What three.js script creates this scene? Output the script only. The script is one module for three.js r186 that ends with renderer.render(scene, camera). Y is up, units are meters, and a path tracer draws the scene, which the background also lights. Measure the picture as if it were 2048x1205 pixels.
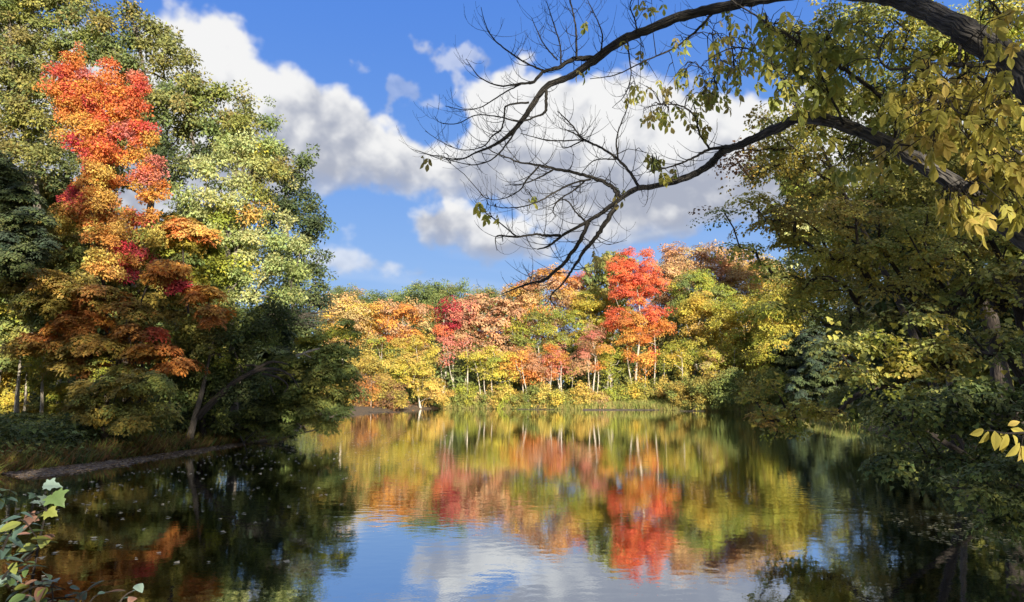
import * as THREE from 'three';
import { mergeGeometries } from 'three/addons/utils/BufferGeometryUtils.js';

// ---------------------------------------------------------------- camera, sun, exposure
const scene = new THREE.Scene();
const EYE = 2.3, PITCH = THREE.MathUtils.degToRad(7), FOCAL = 1463;   // focal length in units of a 2048-wide frame
const camera = new THREE.PerspectiveCamera(2 * Math.atan(602.5 / FOCAL) * 180 / Math.PI, 1024 / 602, 0.05, 3000);
camera.position.set(0, EYE, 0);
camera.rotation.set(PITCH, 0, 0);

const renderer = new THREE.WebGLRenderer({ antialias: true });
renderer.setSize(1024, 602);
renderer.toneMapping = THREE.LinearToneMapping;
renderer.toneMappingExposure = 3;
renderer.shadowMap.enabled = true;

const SUN_AZ = THREE.MathUtils.degToRad(19), SUN_EL = THREE.MathUtils.degToRad(20);   // behind the viewer, to the right
const toSun = new THREE.Vector3(Math.sin(SUN_AZ) * Math.cos(SUN_EL), Math.sin(SUN_EL), Math.cos(SUN_AZ) * Math.cos(SUN_EL));
const sun = new THREE.DirectionalLight(new THREE.Color().setRGB(1, 0.91, 0.76), 5);
sun.position.copy(toSun).multiplyScalar(150);
sun.target.position.set(0, 5, -55);
sun.position.add(sun.target.position);
sun.castShadow = true;
sun.shadow.mapSize.set(4096, 4096);
Object.assign(sun.shadow.camera, { left: -90, right: 90, top: 90, bottom: -90, near: 1, far: 400 });
scene.add(sun, sun.target);

// ---------------------------------------------------------------- helpers
const V = (x, y, z) => new THREE.Vector3(x, y, z);
function rng(seed) {
  let a = (seed * 2654435761) >>> 0;
  return () => { a = (a + 0x6d2b79f5) | 0; let t = Math.imul(a ^ (a >>> 15), 1 | a); t = (t + Math.imul(t ^ (t >>> 7), 61 | t)) ^ t; return ((t ^ (t >>> 14)) >>> 0) / 4294967296; };
}
const lerp = (a, b, t) => a + (b - a) * t;
const clamp = (x, a = 0, b = 1) => Math.min(b, Math.max(a, x));
const sstep = (a, b, x) => { const t = clamp((x - a) / (b - a)); return t * t * (3 - 2 * t); };
// a view ray of the photograph (2048 x 1205) and the point on it at a ground distance
function ray(px, py) {
  const x = (px - 1024) / FOCAL, y = (602.5 - py) / FOCAL, c = Math.cos(PITCH), s = Math.sin(PITCH);
  return V(x, y * c + s, -c + y * s);
}
function at(px, py, dist) { const r = ray(px, py); return r.multiplyScalar(dist / -r.z).add(V(0, EYE, 0)); }
function onWater(px, py) { const r = ray(px, py); return r.multiplyScalar(-EYE / r.y).add(V(0, EYE, 0)); }
// smooth lattice noise, 2-D with optional period, and its octave sum
const PERM = new Uint8Array(512), GRAD = new Float32Array(512);
{ const r = rng(77); const p = [...Array(256).keys()]; for (let i = 255; i > 0; i--) { const j = (r() * (i + 1)) | 0; [p[i], p[j]] = [p[j], p[i]]; }
  for (let i = 0; i < 512; i++) { PERM[i] = p[i & 255]; GRAD[i] = (p[i & 255] / 255) * Math.PI * 2; } }
const GC = Float32Array.from(GRAD, Math.cos), GS = Float32Array.from(GRAD, Math.sin);
function noise2(x, y, per = 256) {
  const ix = Math.floor(x), iy = Math.floor(y), fx = x - ix, fy = y - iy;
  const w = (n) => ((n % per) + per) % per & 255;
  const x0 = w(ix), x1 = w(ix + 1), y0 = w(iy), y1 = w(iy + 1);
  const u = fx * fx * fx * (fx * (fx * 6 - 15) + 10), v = fy * fy * fy * (fy * (fy * 6 - 15) + 10);
  const a = PERM[PERM[x0] + y0], b = PERM[PERM[x1] + y0], c = PERM[PERM[x0] + y1], d = PERM[PERM[x1] + y1];
  const g = (h, dx, dy) => GC[h] * dx + GS[h] * dy;
  return 1.5 * lerp(lerp(g(a, fx, fy), g(b, fx - 1, fy), u), lerp(g(c, fx, fy - 1), g(d, fx - 1, fy - 1), u), v);
}
function fbm(x, y, oct, per = 256) { let s = 0, a = 0.5; for (let i = 0; i < oct; i++, a *= 0.5, x *= 2, y *= 2, per *= 2) s += a * noise2(x + i * 17, y + i * 31, Math.min(per, 256)); return s; }
function billow(x, y, oct) { let s = 0, a = 0.5; for (let i = 0; i < oct; i++, a *= 0.5, x = x * 2 + 5.3, y = y * 2 + 1.7) s += a * (Math.abs(noise2(x, y)) * 2 - 0.55); return s; }
function dataTexture(w, h, fill, srgb = true, rx = 1, ry = 1) {
  const d = new Uint8Array(w * h * 4);
  for (let y = 0; y < h; y++) for (let x = 0; x < w; x++) { const c = fill(x / w, y / h), o = (y * w + x) * 4; for (let k = 0; k < 3; k++) d[o + k] = clamp(c[k]) * 255; d[o + 3] = 255; }
  const t = new THREE.DataTexture(d, w, h, THREE.RGBAFormat);
  t.wrapS = t.wrapT = THREE.RepeatWrapping; t.magFilter = THREE.LinearFilter; t.minFilter = THREE.LinearMipmapLinearFilter; t.generateMipmaps = true;
  if (srgb) t.colorSpace = THREE.SRGBColorSpace;
  t.repeat.set(rx, ry); t.needsUpdate = true;
  return t;
}
const used = new Map();
function numbered(n) { const k = used.get(n) ?? 0; used.set(n, k + 1); return k ? `${n}_${String(k).padStart(3, '0')}` : n; }
function tag(o, label, category, group, kind) { if (label) o.userData.label = label; if (category) o.userData.category = category; if (group) o.userData.group = group; if (kind) o.userData.kind = kind; return o; }
function put(o, name, parent = scene) { o.name = parent === scene ? numbered(name) : name; o.castShadow = o.receiveShadow = true; parent.add(o); return o; }
const tmp = V(0, 0, 0), tmp2 = V(0, 0, 0), UP = V(0, 1, 0);
const randDir = (r) => { const z = r() * 2 - 1, a = r() * Math.PI * 2, s = Math.sqrt(1 - z * z); return V(s * Math.cos(a), z, s * Math.sin(a)); };

// ---------------------------------------------------------------- sky: air and clouds by direction
const azel = (px, py) => { const r = ray(px, py); return [Math.atan2(r.x, -r.z) * 57.29578, Math.atan2(r.y, Math.hypot(r.x, r.z)) * 57.29578]; };
const CLOUDS = [   // outlines of the cumulus banks as seen from the shore, each with softness in degrees
  { soft: 1.0, amp: 1.2, pts: [[-160, 120], [60, 40], [240, 70], [320, 18], [420, 2], [485, 22], [530, 90], [600, 142], [690, 178], [760, 225], [800, 262], [870, 272], [960, 290], [1060, 330], [1060, 420], [900, 425], [780, 395], [690, 385], [620, 400], [480, 420], [300, 480], [-160, 560]] },
  { soft: 1.0, amp: 1.2, pts: [[905, 190], [960, 135], [1050, 118], [1130, 150], [1210, 132], [1300, 150], [1420, 165], [1560, 175], [1800, 150], [2200, 170], [2250, 460], [1900, 480], [1560, 450], [1420, 462], [1300, 492], [1180, 535], [1120, 500], [1060, 440], [960, 415], [890, 350], [900, 290]] },
  { soft: 0.9, amp: 1.1, pts: [[795, 445], [830, 415], [890, 405], [960, 425], [1040, 440], [1130, 470], [1130, 535], [1000, 530], [900, 515], [840, 490]] },
  { soft: 1.6, amp: 1.2, wisp: 0.62, pts: [[560, 490], [650, 476], [720, 488], [800, 505], [830, 535], [740, 550], [600, 560]] },
  { soft: 1.6, amp: 2.6, wisp: 0.5, pts: [[862, 90], [905, 78], [965, 88], [985, 130], [900, 140]] },
  { soft: 1.2, amp: 2.4, wisp: 0.34, pts: [[720, 145], [760, 138], [850, 180], [870, 215], [800, 200]] },
];
for (const c of CLOUDS) c.p = c.pts.map(([x, y]) => azel(x, y));
function polySD(p, x, y) {
  let d = 1e9, inside = false;
  for (let i = 0, j = p.length - 1; i < p.length; j = i++) {
    const [ax, ay] = p[j], [bx, by] = p[i], ex = bx - ax, ey = by - ay, t = clamp(((x - ax) * ex + (y - ay) * ey) / (ex * ex + ey * ey));
    d = Math.min(d, (x - ax - ex * t) ** 2 + (y - ay - ey * t) ** 2);
    if ((ay > y) !== (by > y) && x < ((bx - ax) * (y - ay)) / (by - ay) + ax) inside = !inside;
  }
  return inside ? Math.sqrt(d) : -Math.sqrt(d);
}
// signed distances on a half-degree grid, read back bilinearly
const GA = 121, GE = 101;
const gridOf = (c) => { const g = new Float32Array(GA * GE); for (let j = 0; j < GE; j++) for (let i = 0; i < GA; i++) g[j * GA + i] = polySD(c.p, (i - 60) * 0.75, j * 0.45 - 3); return g; };
for (const c of CLOUDS) c.g = gridOf(c);
function sdAt(c, az, el) {
  const x = clamp(az / 0.75 + 60, 0, GA - 1.001), y = clamp((el + 3) / 0.45, 0, GE - 1.001), i = x | 0, j = y | 0, u = x - i, v = y - j, g = c.g, o = j * GA + i;
  return lerp(lerp(g[o], g[o + 1], u), lerp(g[o + GA], g[o + GA + 1], u), v);
}
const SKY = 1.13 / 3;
function skyColor(az, el, out) {
  const e = Math.max(0, el), h = Math.exp(-e / 10), m = sstep(4, 34, e);
  let r = lerp(lerp(0.17, 0.44, h), 0.082, m), g = lerp(lerp(0.37, 0.6, h), 0.225, m), b = lerp(lerp(0.77, 0.8, h), 0.68, m);
  // thin high streaks near the horizon
  const st = sstep(0.08, 0.5, fbm(az * 0.05 + 3, el * 0.42 + az * 0.03, 4) + 0.16) * 0.3 * sstep(14, 5, e) * sstep(0, 2, e);
  r = lerp(r, 0.6, st); g = lerp(g, 0.68, st); b = lerp(b, 0.84, st);
  // one thin bright streak, low on the right
  { const q = (az - 8.3) / 6.5, y = el - 11.6 - q * 0.95, t = Math.exp(-y * y * 22) * sstep(0, 0.25, q) * sstep(1.05, 0.8, q) * 0.4; r = lerp(r, 0.68, t); g = lerp(g, 0.78, t); b = lerp(b, 0.9, t); }
  const wide = Math.abs(az) > 43 || el > 40;
  const wx = fbm(az * 0.16 + 40, el * 0.16 + 9, 3) * 2.6, wy = fbm(az * 0.16 + 11, el * 0.16 + 61, 3) * 2.6;
  const bil = billow(az * 0.17 + 7, el * 0.2 + 3, 6), fine = fbm(az * 0.34 + 5, el * 0.42 + 21, 6);
  let cover = 0, shade = 0;
  if (!wide) for (const c of CLOUDS) {
    const x = az + wx * 0.5, y = el + wy * 0.5;
    const s = sdAt(c, x, y);
    if (s < -5) continue;
    const d = s + (c.wisp ? fine * 2.4 : bil * 0.95 + fine * 1.15) * c.amp;
    let a = sstep(-0.1 * c.soft, 0.95 * c.soft, d) * (c.wisp ?? 1);
    const up = sdAt(c, x - 0.8, y + 2.4), dn = sdAt(c, x + 0.6, y - 3.4);
    const relief = billow((az - 0.7) * 0.17 + 7, (el + 0.8) * 0.2 + 3, 5) - bil, soft = fbm(az * 0.11 + 60, el * 0.17 + 13, 4);
    let k = 0.64 + 0.42 * Math.tanh((Math.max(dn, -3) - Math.max(up, -3)) * 0.3) - relief * 0.8 + soft * 0.75 + fine * 0.3;
    const dn2 = sdAt(c, x, y - 1.4); if (!c.wisp && dn2 < 0.8) a *= lerp(0.5, 1, sstep(-1.6, 0.8, dn2 + fine * 1.4));
    k = clamp(k);
    if (a > 0) { const mix = a / Math.max(1e-4, a + cover * (1 - a)); shade = lerp(shade, k, mix); cover = a + cover * (1 - a); }
  }
  // elsewhere the same broken cumulus goes on
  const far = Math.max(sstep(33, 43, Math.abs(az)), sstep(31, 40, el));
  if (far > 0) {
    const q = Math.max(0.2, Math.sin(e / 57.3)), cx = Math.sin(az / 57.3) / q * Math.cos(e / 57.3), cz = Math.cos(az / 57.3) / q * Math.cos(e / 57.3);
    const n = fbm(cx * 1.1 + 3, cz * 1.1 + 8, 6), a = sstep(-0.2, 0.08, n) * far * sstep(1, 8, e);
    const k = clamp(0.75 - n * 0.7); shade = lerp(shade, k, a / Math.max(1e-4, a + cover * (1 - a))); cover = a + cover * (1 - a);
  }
  const k = sstep(0, 1, shade);
  r = lerp(r, lerp(0.37, 0.81, k), cover); g = lerp(g, lerp(0.4, 0.81, k), cover); b = lerp(b, lerp(0.485, 0.81, k), cover);
  out[0] = r * SKY; out[1] = g * SKY; out[2] = b * SKY;
}
{
  const W = 4096, H = 2048, d = new Float32Array(W * H * 4), c = [0, 0, 0];
  for (let y = 0; y < H; y++) {
    const el = ((y + 0.5) / H - 0.5) * 180;
    for (let x = 0; x < W; x++) {
      const o = (y * W + x) * 4, ang = ((x + 0.5) / W - 0.5) * 2 * Math.PI;    // direction (cos, sin) = (x, z)
      if (el < -1) { d[o] = 0.1; d[o + 1] = 0.1; d[o + 2] = 0.09; d[o + 3] = 1; continue; }
      const az = Math.atan2(Math.cos(ang), -Math.sin(ang)) * 57.29578, near = Math.abs(az) < 46 && el < 42;
      if (!near && ((x & 3) || (y & 3))) { const s = ((y & ~3) * W + (x & ~3)) * 4, back = d[s + 3] ? s : o - 4; for (let k = 0; k < 4; k++) d[o + k] = d[back + k]; continue; }
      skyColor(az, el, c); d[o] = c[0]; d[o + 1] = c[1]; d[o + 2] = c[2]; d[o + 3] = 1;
    }
  }
  const t = new THREE.DataTexture(d, W, H, THREE.RGBAFormat, THREE.FloatType);
  t.mapping = THREE.EquirectangularReflectionMapping; t.magFilter = t.minFilter = THREE.LinearFilter; t.needsUpdate = true;
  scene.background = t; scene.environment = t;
}

// ---------------------------------------------------------------- the pond and the ground
const SHORE = [[0, 948], [110, 936], [210, 924], [370, 902], [520, 880], [600, 858], [650, 841], [705, 829], [770, 822], [880, 817.5], [1000, 818.5], [1130, 820], [1270, 820], [1400, 822], [1520, 825], [1640, 836], [1720, 856], [1790, 884], [1850, 925], [1900, 980], [1960, 1035], [2060, 1078]]
  .map(([x, y]) => { const p = onWater(x, y); return [p.x, p.z]; })
  .concat([[8.6, -8.5], [7.4, -5.2], [4.6, -3.1], [1.5, -2.4], [-1.6, -2.5], [-4.2, -3.2], [-7.6, -5.5], [-11.5, -10], [-13.8, -15.5]]);
const shoreSD = (x, z) => -polySD(SHORE, x, z);                 // metres outside the water
function ground(x, z) {
  const d = shoreSD(x, z);
  if (d < 0) return Math.max(-1.6, d * 0.45) - 0.03;
  const bank = 0.42 * sstep(0, 1.4, d) + 0.03 * Math.min(d, 30) + 0.06 * d / (1 + d * 0.02) * sstep(6, 40, d);
  const n = fbm(x * 0.13 + 50, z * 0.13 + 50, 4) * 0.35 * sstep(0.5, 5, d) + fbm(x * 0.012 + 9, z * 0.012 + 4, 3) * 7 * sstep(25, 120, d);
  return bank + n;
}
{
  const ticks = (list) => { const out = []; for (let i = 0; i < list.length - 1; i++) { const [a, n] = list[i], b = list[i + 1][0]; for (let k = 0; k < n; k++) out.push(lerp(a, b, k / n)); } out.push(list.at(-1)[0]); return out; };
  const xs = ticks([[-900, 12], [-120, 26], [-36, 26], [-18, 60], [18, 50], [48, 20], [120, 12], [900]]), zs = ticks([[-1200, 14], [-180, 40], [-100, 30], [-72, 44], [-32, 84], [2, 20], [40, 10], [300]]);
  const pos = [], uv = [], idx = [], W = xs.length;
  for (const z of zs) for (const x of xs) { pos.push(x, ground(x, z), z); uv.push(x / 4, z / 4); }
  for (let j = 0; j < zs.length - 1; j++) for (let i = 0; i < W - 1; i++) { const a = j * W + i; idx.push(a, a + W, a + 1, a + 1, a + W, a + W + 1); }
  const g = new THREE.BufferGeometry();
  g.setAttribute('position', new THREE.Float32BufferAttribute(pos, 3)); g.setAttribute('uv', new THREE.Float32BufferAttribute(uv, 2)); g.setIndex(idx); g.computeVertexNormals();
  const litter = dataTexture(512, 512, (u, v) => {
    const n = fbm(u * 12, v * 12, 5, 12), f = noise2(u * 90, v * 90, 90), k = noise2(u * 60 + 9, v * 60, 60);
    const w = 0.5 + n * 0.5 + f * 0.25;
    return [lerp(0.13, 0.36, w) + (k > 0.35 ? 0.1 : 0), lerp(0.105, 0.29, w) + (k > 0.35 ? 0.07 : 0), lerp(0.08, 0.2, w)];
  });
  const bump = dataTexture(512, 512, (u, v) => { const n = 0.5 + 0.4 * fbm(u * 24, v * 24, 4, 24) + 0.2 * noise2(u * 90, v * 90, 90); return [n, n, n]; }, false);
  const m = new THREE.MeshStandardMaterial({ name: 'leaf_litter_ground', map: litter, bumpMap: bump, bumpScale: 0.06, roughness: 1 });
  tag(put(new THREE.Mesh(g, m), 'ground'), 'brown wooded ground covered with fallen leaves round the pond', 'ground', null, 'structure');
}
{
  const g = new THREE.BufferGeometry(), pos = [], idx = [];
  // a sheet finer near the viewer; long low swells are in the sheet itself, fine ripples in its relief
  const zs = []; for (let i = 0; i <= 200; i++) zs.push(2 - 104 * Math.pow(i / 200, 1.7));
  const xs = []; for (let i = 0; i <= 90; i++) xs.push(lerp(-28, 46, i / 90));
  const uv = [];
  for (const z of zs) for (const x of xs) { pos.push(x, 0, z); uv.push(x, z); }
  for (let j = 0; j < 200; j++) for (let i = 0; i < 90; i++) { const a = j * 91 + i; idx.push(a, a + 1, a + 91, a + 1, a + 92, a + 91); }
  g.setAttribute('position', new THREE.Float32BufferAttribute(pos, 3)); g.setAttribute('uv', new THREE.Float32BufferAttribute(uv, 2)); g.setIndex(idx); g.computeVertexNormals();
  const calm = (u, v) => 0.35 + 0.65 * sstep(-0.25, 0.35, fbm(u * 3 + 2, v * 3, 3, 3));
  const big = dataTexture(1024, 1024, (u, v) => { const n = 0.5 + 0.5 * calm(u, v) * (fbm(u * 32, v * 64, 3, 32) + 0.5 * noise2(u * 96, v * 128, 128)); return [n, n, n]; }, false, 1 / 24, 1 / 24);
  const hs = (u, v) => 0.7 * fbm(u * 16, v * 16, 3, 16) + 0.25 * noise2(u * 64, v * 64, 64);
  const N = 512, e = 1 / N;
  const fine = dataTexture(N, N, (u, v) => { const k = 9; const dx = (hs(u + e, v) - hs(u - e, v)) * k, dy = (hs(u, v + e) - hs(u, v - e)) * k, l = 1 / Math.hypot(dx, dy, 1); return [0.5 - dx * l * 0.5, 0.5 - dy * l * 0.5, 0.5 + 0.5 * l]; }, false, 1 / 1.9, 1 / 1.9);
  const m = new THREE.MeshPhysicalMaterial({ name: 'pond_water', color: new THREE.Color().setRGB(0.54, 0.57, 0.59), metalness: 1, roughness: 0.0, ior: 1.33, bumpMap: big, bumpScale: 0.0028, normalMap: fine, normalScale: new THREE.Vector2(0.0045, 0.0045) });
  tag(put(new THREE.Mesh(g, m), 'pond_water'), 'dark still pond mirroring the autumn trees and sky', 'pond', null, 'structure');
}

// ---------------------------------------------------------------- foliage sprays and bark
function leafMaterial(name, through = 0.42, rough = 0.62) {
  return new THREE.MeshPhysicalMaterial({ name, vertexColors: true, color: 0xffffff, roughness: rough, transmission: through, thickness: 0, specularIntensity: 0.35, side: THREE.DoubleSide });
}
const M_LEAF = leafMaterial('leaves', 0.46, 0.8), M_WAXY = leafMaterial('glossy_leaves', 0.3, 0.55), M_NEAR = leafMaterial('thin_leaves', 0.58, 0.88);
// OUTLINE: half the outline of a leaf, from base to tip, as [along, side]; folded along the midrib and curled down
const DIAMOND = [[0, 0], [0.48, 0.4], [1, 0]], MAPLE = [[0, 0.05], [0.32, 0.5], [0.52, 0.26], [1, 0]], OVAL = [[0, 0], [0.22, 0.17], [0.55, 0.24], [0.82, 0.13], [1, 0]];
function addLeaf(out, base, dir, normal, len, outline, tint, fold = 0.25, curl = 0.12, wide = 1) {
  const side = tmp.crossVectors(dir, normal).normalize().clone(), n = tmp2.crossVectors(side, dir).normalize().clone();
  const P = (a, s) => { const w = Math.abs(s) * wide; return [0, 1, 2].map((k) => base.getComponent(k) + len * (dir.getComponent(k) * a + side.getComponent(k) * s * wide + n.getComponent(k) * (w * fold - curl * a * a))); };
  for (const sg of [1, -1]) for (let i = 0; i < outline.length - 1; i++) {
    const [a0, s0] = outline[i], [a1, s1] = outline[i + 1], q = [P(a0, 0), P(a0, s0 * sg), P(a1, s1 * sg), P(a1, 0)];
    const t = sg > 0 ? [[0, 1, 2], [0, 2, 3]] : [[0, 2, 1], [0, 3, 2]];
    for (const [x, y, z] of t) {
      if ((s0 === 0 && x === 0 && (y === 1 || z === 1)) || (s1 === 0 && (y === 3 || z === 3))) continue;
      out.pos.push(...q[x], ...q[y], ...q[z]); for (const v of [x, y, z]) { const e = v === 0 || v === 3 ? 0.84 : 1.07; out.col.push(tint[0] * e, tint[1] * e, tint[2] * e); }   // paler blade, darker midrib
    }
  }
}
function toGeometry(out) {   // shared corners are welded so that a crown of many leaves stays small
  const seen = new Map(), pos = [], col = [], idx = [];
  for (let i = 0; i < out.pos.length; i += 3) {
    const key = out.pos[i].toFixed(4) + out.pos[i + 1].toFixed(4) + out.pos[i + 2].toFixed(4);
    let n = seen.get(key);
    if (n === undefined) { n = pos.length / 3; seen.set(key, n); for (let k = 0; k < 3; k++) { pos.push(out.pos[i + k]); col.push(out.col[i + k]); } }
    idx.push(n);
  }
  const g = new THREE.BufferGeometry();
  g.setAttribute('position', new THREE.Float32BufferAttribute(pos, 3)); g.setAttribute('color', new THREE.Float32BufferAttribute(col, 3)); g.setIndex(idx);
  return g;
}
const sheet = () => ({ pos: [], col: [] });
function addFleck(out, p, d, nn, len, tint) {   // a distant leaf: one small pointed face
  const side = tmp.crossVectors(d, nn).normalize().multiplyScalar(len * 0.4).clone(), tip = p.clone().addScaledVector(d, len), mid = p.clone().addScaledVector(nn, len * 0.05);
  for (const q of [mid.clone().add(side), tip, mid.clone().sub(side)]) out.pos.push(q.x, q.y, q.z);
  for (let k = 0; k < 3; k++) out.col.push(...tint);
}
function makeSpray(kind, seed, n, leaf, outline = DIAMOND) {
  const r = rng(seed), out = sheet();
  const g = () => (r() + r() + r()) / 1.5 - 1;
  for (let i = 0; i < n; i++) {
    const k = 0.72 + 0.5 * r(), hue = (r() - 0.5) * 0.22, tint = [k * (1 + hue), k, k * (1 - hue)];
    let p, d, nn;
    if (kind === 'plate') { const a = r() * 6.283, q = Math.sqrt(r()); p = V(Math.cos(a) * q, -0.28 * q * q + g() * 0.12, Math.sin(a) * q * 0.85); d = V(Math.cos(a) + g(), -0.35 + g() * 0.35, Math.sin(a) + g()); nn = V(g() * 0.7, 1, g() * 0.7); }
    else if (kind === 'rosette') { const a = randDir(r); p = a.clone().multiplyScalar(Math.pow(r(), 0.4) * 0.9); p.y *= 0.75; d = a.clone().add(V(g(), g() - 0.25, g())); nn = a.clone().multiplyScalar(0.6).add(V(g() * 0.9, 0.5 + g() * 0.9, g() * 0.9)); }
    else if (kind === 'droop') { const a = r() * 6.283, q = Math.sqrt(r()); p = V(Math.cos(a) * q * 0.8, 0.3 - r() * 0.8, Math.sin(a) * q * 0.8); d = V(g() * 0.5, -1, g() * 0.5); nn = V(Math.cos(a) + g() * 0.6, 0.3, Math.sin(a) + g() * 0.6); }
    else { const a = r() * 6.283, q = r(); p = V(Math.cos(a) * q * 0.9, -0.3 * q + g() * 0.08, Math.sin(a) * q * 0.9); d = V(Math.cos(a), -0.5 + g() * 0.3, Math.sin(a)); nn = V(g() * 0.5, 1, g() * 0.5); }
    if (outline === 'fleck') { addFleck(out, p, d.normalize(), nn.normalize(), leaf * (0.7 + 0.6 * r()), tint); continue; }
    addLeaf(out, p, d.normalize(), nn.normalize(), leaf * (0.7 + 0.6 * r()), outline, tint, 0.3, 0.15, kind === 'needle' ? 0.3 : 1);
  }
  return toGeometry(out);
}
const SPRAY = {};
for (const [k, kind, n, leaf, o] of [['maple', 'plate', 44, 0.3, 'fleck'], ['oak', 'rosette', 46, 0.32, 'fleck'], ['ash', 'droop', 46, 0.33, 'fleck'], ['pine', 'needle', 70, 0.4, 'fleck'], ['fine', 'plate', 58, 0.24, 'fleck'], ['leafy', 'rosette', 58, 0.26, 'fleck'], ['twiggy', 'rosette', 24, 0.2, 'fleck'], ['near', 'plate', 34, 0.26], ['copper', 'rosette', 22, 0.24], ['distant', 'rosette', 84, 0.2, 'fleck'], ['tiers', 'plate', 84, 0.19, 'fleck'], ['sparse', 'rosette', 30, 0.22, 'fleck'], ['bush', 'rosette', 44, 0.28, 'fleck'], ['low', 'plate', 24, 0.28, MAPLE]])
  SPRAY[k] = [1, 2, 3].map((s) => makeSpray(kind, s * 13 + k.length * 7, n, leaf, o));
const barkTexture = (a, b, seed) => dataTexture(128, 256, (u, v) => {
  const n = 0.5 + 0.5 * noise2(u * 12, v * 6, 12) * 0.8 + 0.25 * noise2(u * 24 + seed, v * 10, 24), w = clamp(n + 0.3 * fbm(u * 4, v * 4 + seed, 3, 4));
  return [0, 1, 2].map((k) => lerp(a[k], b[k], w));
});
const barkBump = dataTexture(128, 256, (u, v) => { const n = clamp(0.5 + 0.7 * noise2(u * 14, v * 5, 14) + 0.25 * noise2(u * 28, v * 16, 28)); return [n, n, n]; }, false);
const bark = (name, a, b, seed, bs = 0.02) => new THREE.MeshStandardMaterial({ name, map: barkTexture(a, b, seed), bumpMap: barkBump, bumpScale: bs, roughness: 0.95 });
const M_BARK = { dark: bark('dark_bark', [0.12, 0.1, 0.09], [0.33, 0.29, 0.25], 1), grey: bark('grey_bark', [0.26, 0.24, 0.22], [0.52, 0.48, 0.43], 2), pale: bark('pale_bark', [0.4, 0.37, 0.33], [0.84, 0.8, 0.73], 3), hickory: bark('ridged_bark', [0.11, 0.1, 0.095], [0.4, 0.38, 0.35], 4, 0.035), dead: bark('bleached_wood', [0.45, 0.42, 0.38], [0.7, 0.66, 0.6], 5, 0.01) };

// ---------------------------------------------------------------- tubes and branching
function tube(pts, radii, sides = 6, out = null) {
  // pts: Vector3 list, radii per point; parallel transport frame; uv in bark tiles
  const pos = [], nor = [], uv = [], idx = [];
  const t = V(0, 0, 0), n = V(0, 0, 0), b = V(0, 0, 0);
  let len = 0;
  for (let i = 0; i < pts.length; i++) {
    t.subVectors(pts[Math.min(i + 1, pts.length - 1)], pts[Math.max(i - 1, 0)]).normalize();
    if (i === 0) n.set(Math.abs(t.y) > 0.9 ? 1 : 0, Math.abs(t.y) > 0.9 ? 0 : 1, 0);
    n.addScaledVector(t, -n.dot(t)).normalize(); b.crossVectors(t, n);
    if (i) len += pts[i].distanceTo(pts[i - 1]);
    for (let k = 0; k <= sides; k++) {
      const a = (k / sides) * Math.PI * 2, c = Math.cos(a), s = Math.sin(a), x = n.x * c + b.x * s, y = n.y * c + b.y * s, z = n.z * c + b.z * s;
      pos.push(pts[i].x + x * radii[i], pts[i].y + y * radii[i], pts[i].z + z * radii[i]); nor.push(x, y, z); uv.push((k / sides) * Math.max(1, Math.round(radii[0] * 12)), len * 1.1);
    }
  }
  const w = sides + 1;
  for (let i = 0; i < pts.length - 1; i++) for (let k = 0; k < sides; k++) { const a = i * w + k; idx.push(a, a + 1, a + w, a + 1, a + w + 1, a + w); }
  const g = new THREE.BufferGeometry();
  g.setAttribute('position', new THREE.Float32BufferAttribute(pos, 3)); g.setAttribute('normal', new THREE.Float32BufferAttribute(nor, 3)); g.setAttribute('uv', new THREE.Float32BufferAttribute(uv, 2)); g.setIndex(idx);
  return g;
}
// branches that reach from a stem to a set of targets; returns tubes. stem: Vector3 list from the ground up
function branches(stem, stemR, targets, r, { sides = 5, tip = 0.012, minR = 0.0, arch = 0.18, step = 0.9, thick = 1, lead = null } = {}) {
  const nodes = stem.map((p, i) => ({ p, parent: i ? i - 1 : -1, load: 0, stem: true }));
  const chains = [], order = targets.map((t) => t.p).map((p) => ({ p, d: Math.min(...stem.map((s) => s.distanceToSquared(p))) })).sort((a, b) => a.d - b.d);
  for (const { p } of order) {
    let best = -1, cost = 1e9;
    for (let i = 1; i < nodes.length; i++) {
      const q = nodes[i].p, d = Math.hypot(q.x - p.x, q.y - p.y, q.z - p.z), rise = (p.y - q.y) / (d + 0.01);
      const c = d * (1.25 - 0.5 * rise) + (nodes[i].stem ? 0.2 : 0);
      if (c < cost) { cost = c; best = i; }
    }
    const q = nodes[best].p, L = q.distanceTo(p), k = Math.max(2, Math.ceil(L / step)), chain = [best];
    const mid = q.clone().lerp(p, 0.5).add(V((r() - 0.5) * L * 0.25, L * arch * (0.4 + r()), (r() - 0.5) * L * 0.25));
    for (let i = 1; i <= k; i++) {
      const t = i / k, u = 1 - t, pt = V(0, 0, 0).addScaledVector(q, u * u).addScaledVector(mid, 2 * u * t).addScaledVector(p, t * t);
      nodes.push({ p: pt, parent: chain.at(-1), load: 0 }); chain.push(nodes.length - 1);
    }
    chains.push(chain);
  }
  for (const c of chains) for (let i = c.at(-1); i >= 0; i = nodes[i].parent) nodes[i].load++;
  const total = Math.max(1, targets.length), rad = (i) => Math.max(tip, stemR * 0.62 * thick * Math.pow(nodes[i].load / total, 0.46));
  const tubes = [];
  tubes.push(tube(stem, stem.map((_, i) => { const t = i / (stem.length - 1); return Math.max(stemR * 0.14, stemR * (1 - 0.8 * t) * (1 + 0.5 * Math.max(0, 1 - t * 9))); }), Math.max(7, sides + 2)));
  for (const c of chains) {
    const rs = c.map((i, k) => (k === 0 ? Math.min(rad(c[1]), rad(c[0]) || 9) : rad(i)));
    if (rs[1] < minR) continue;
    tubes.push(tube(c.map((i) => nodes[i].p), rs, sides));
  }
  return tubes;
}
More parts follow.
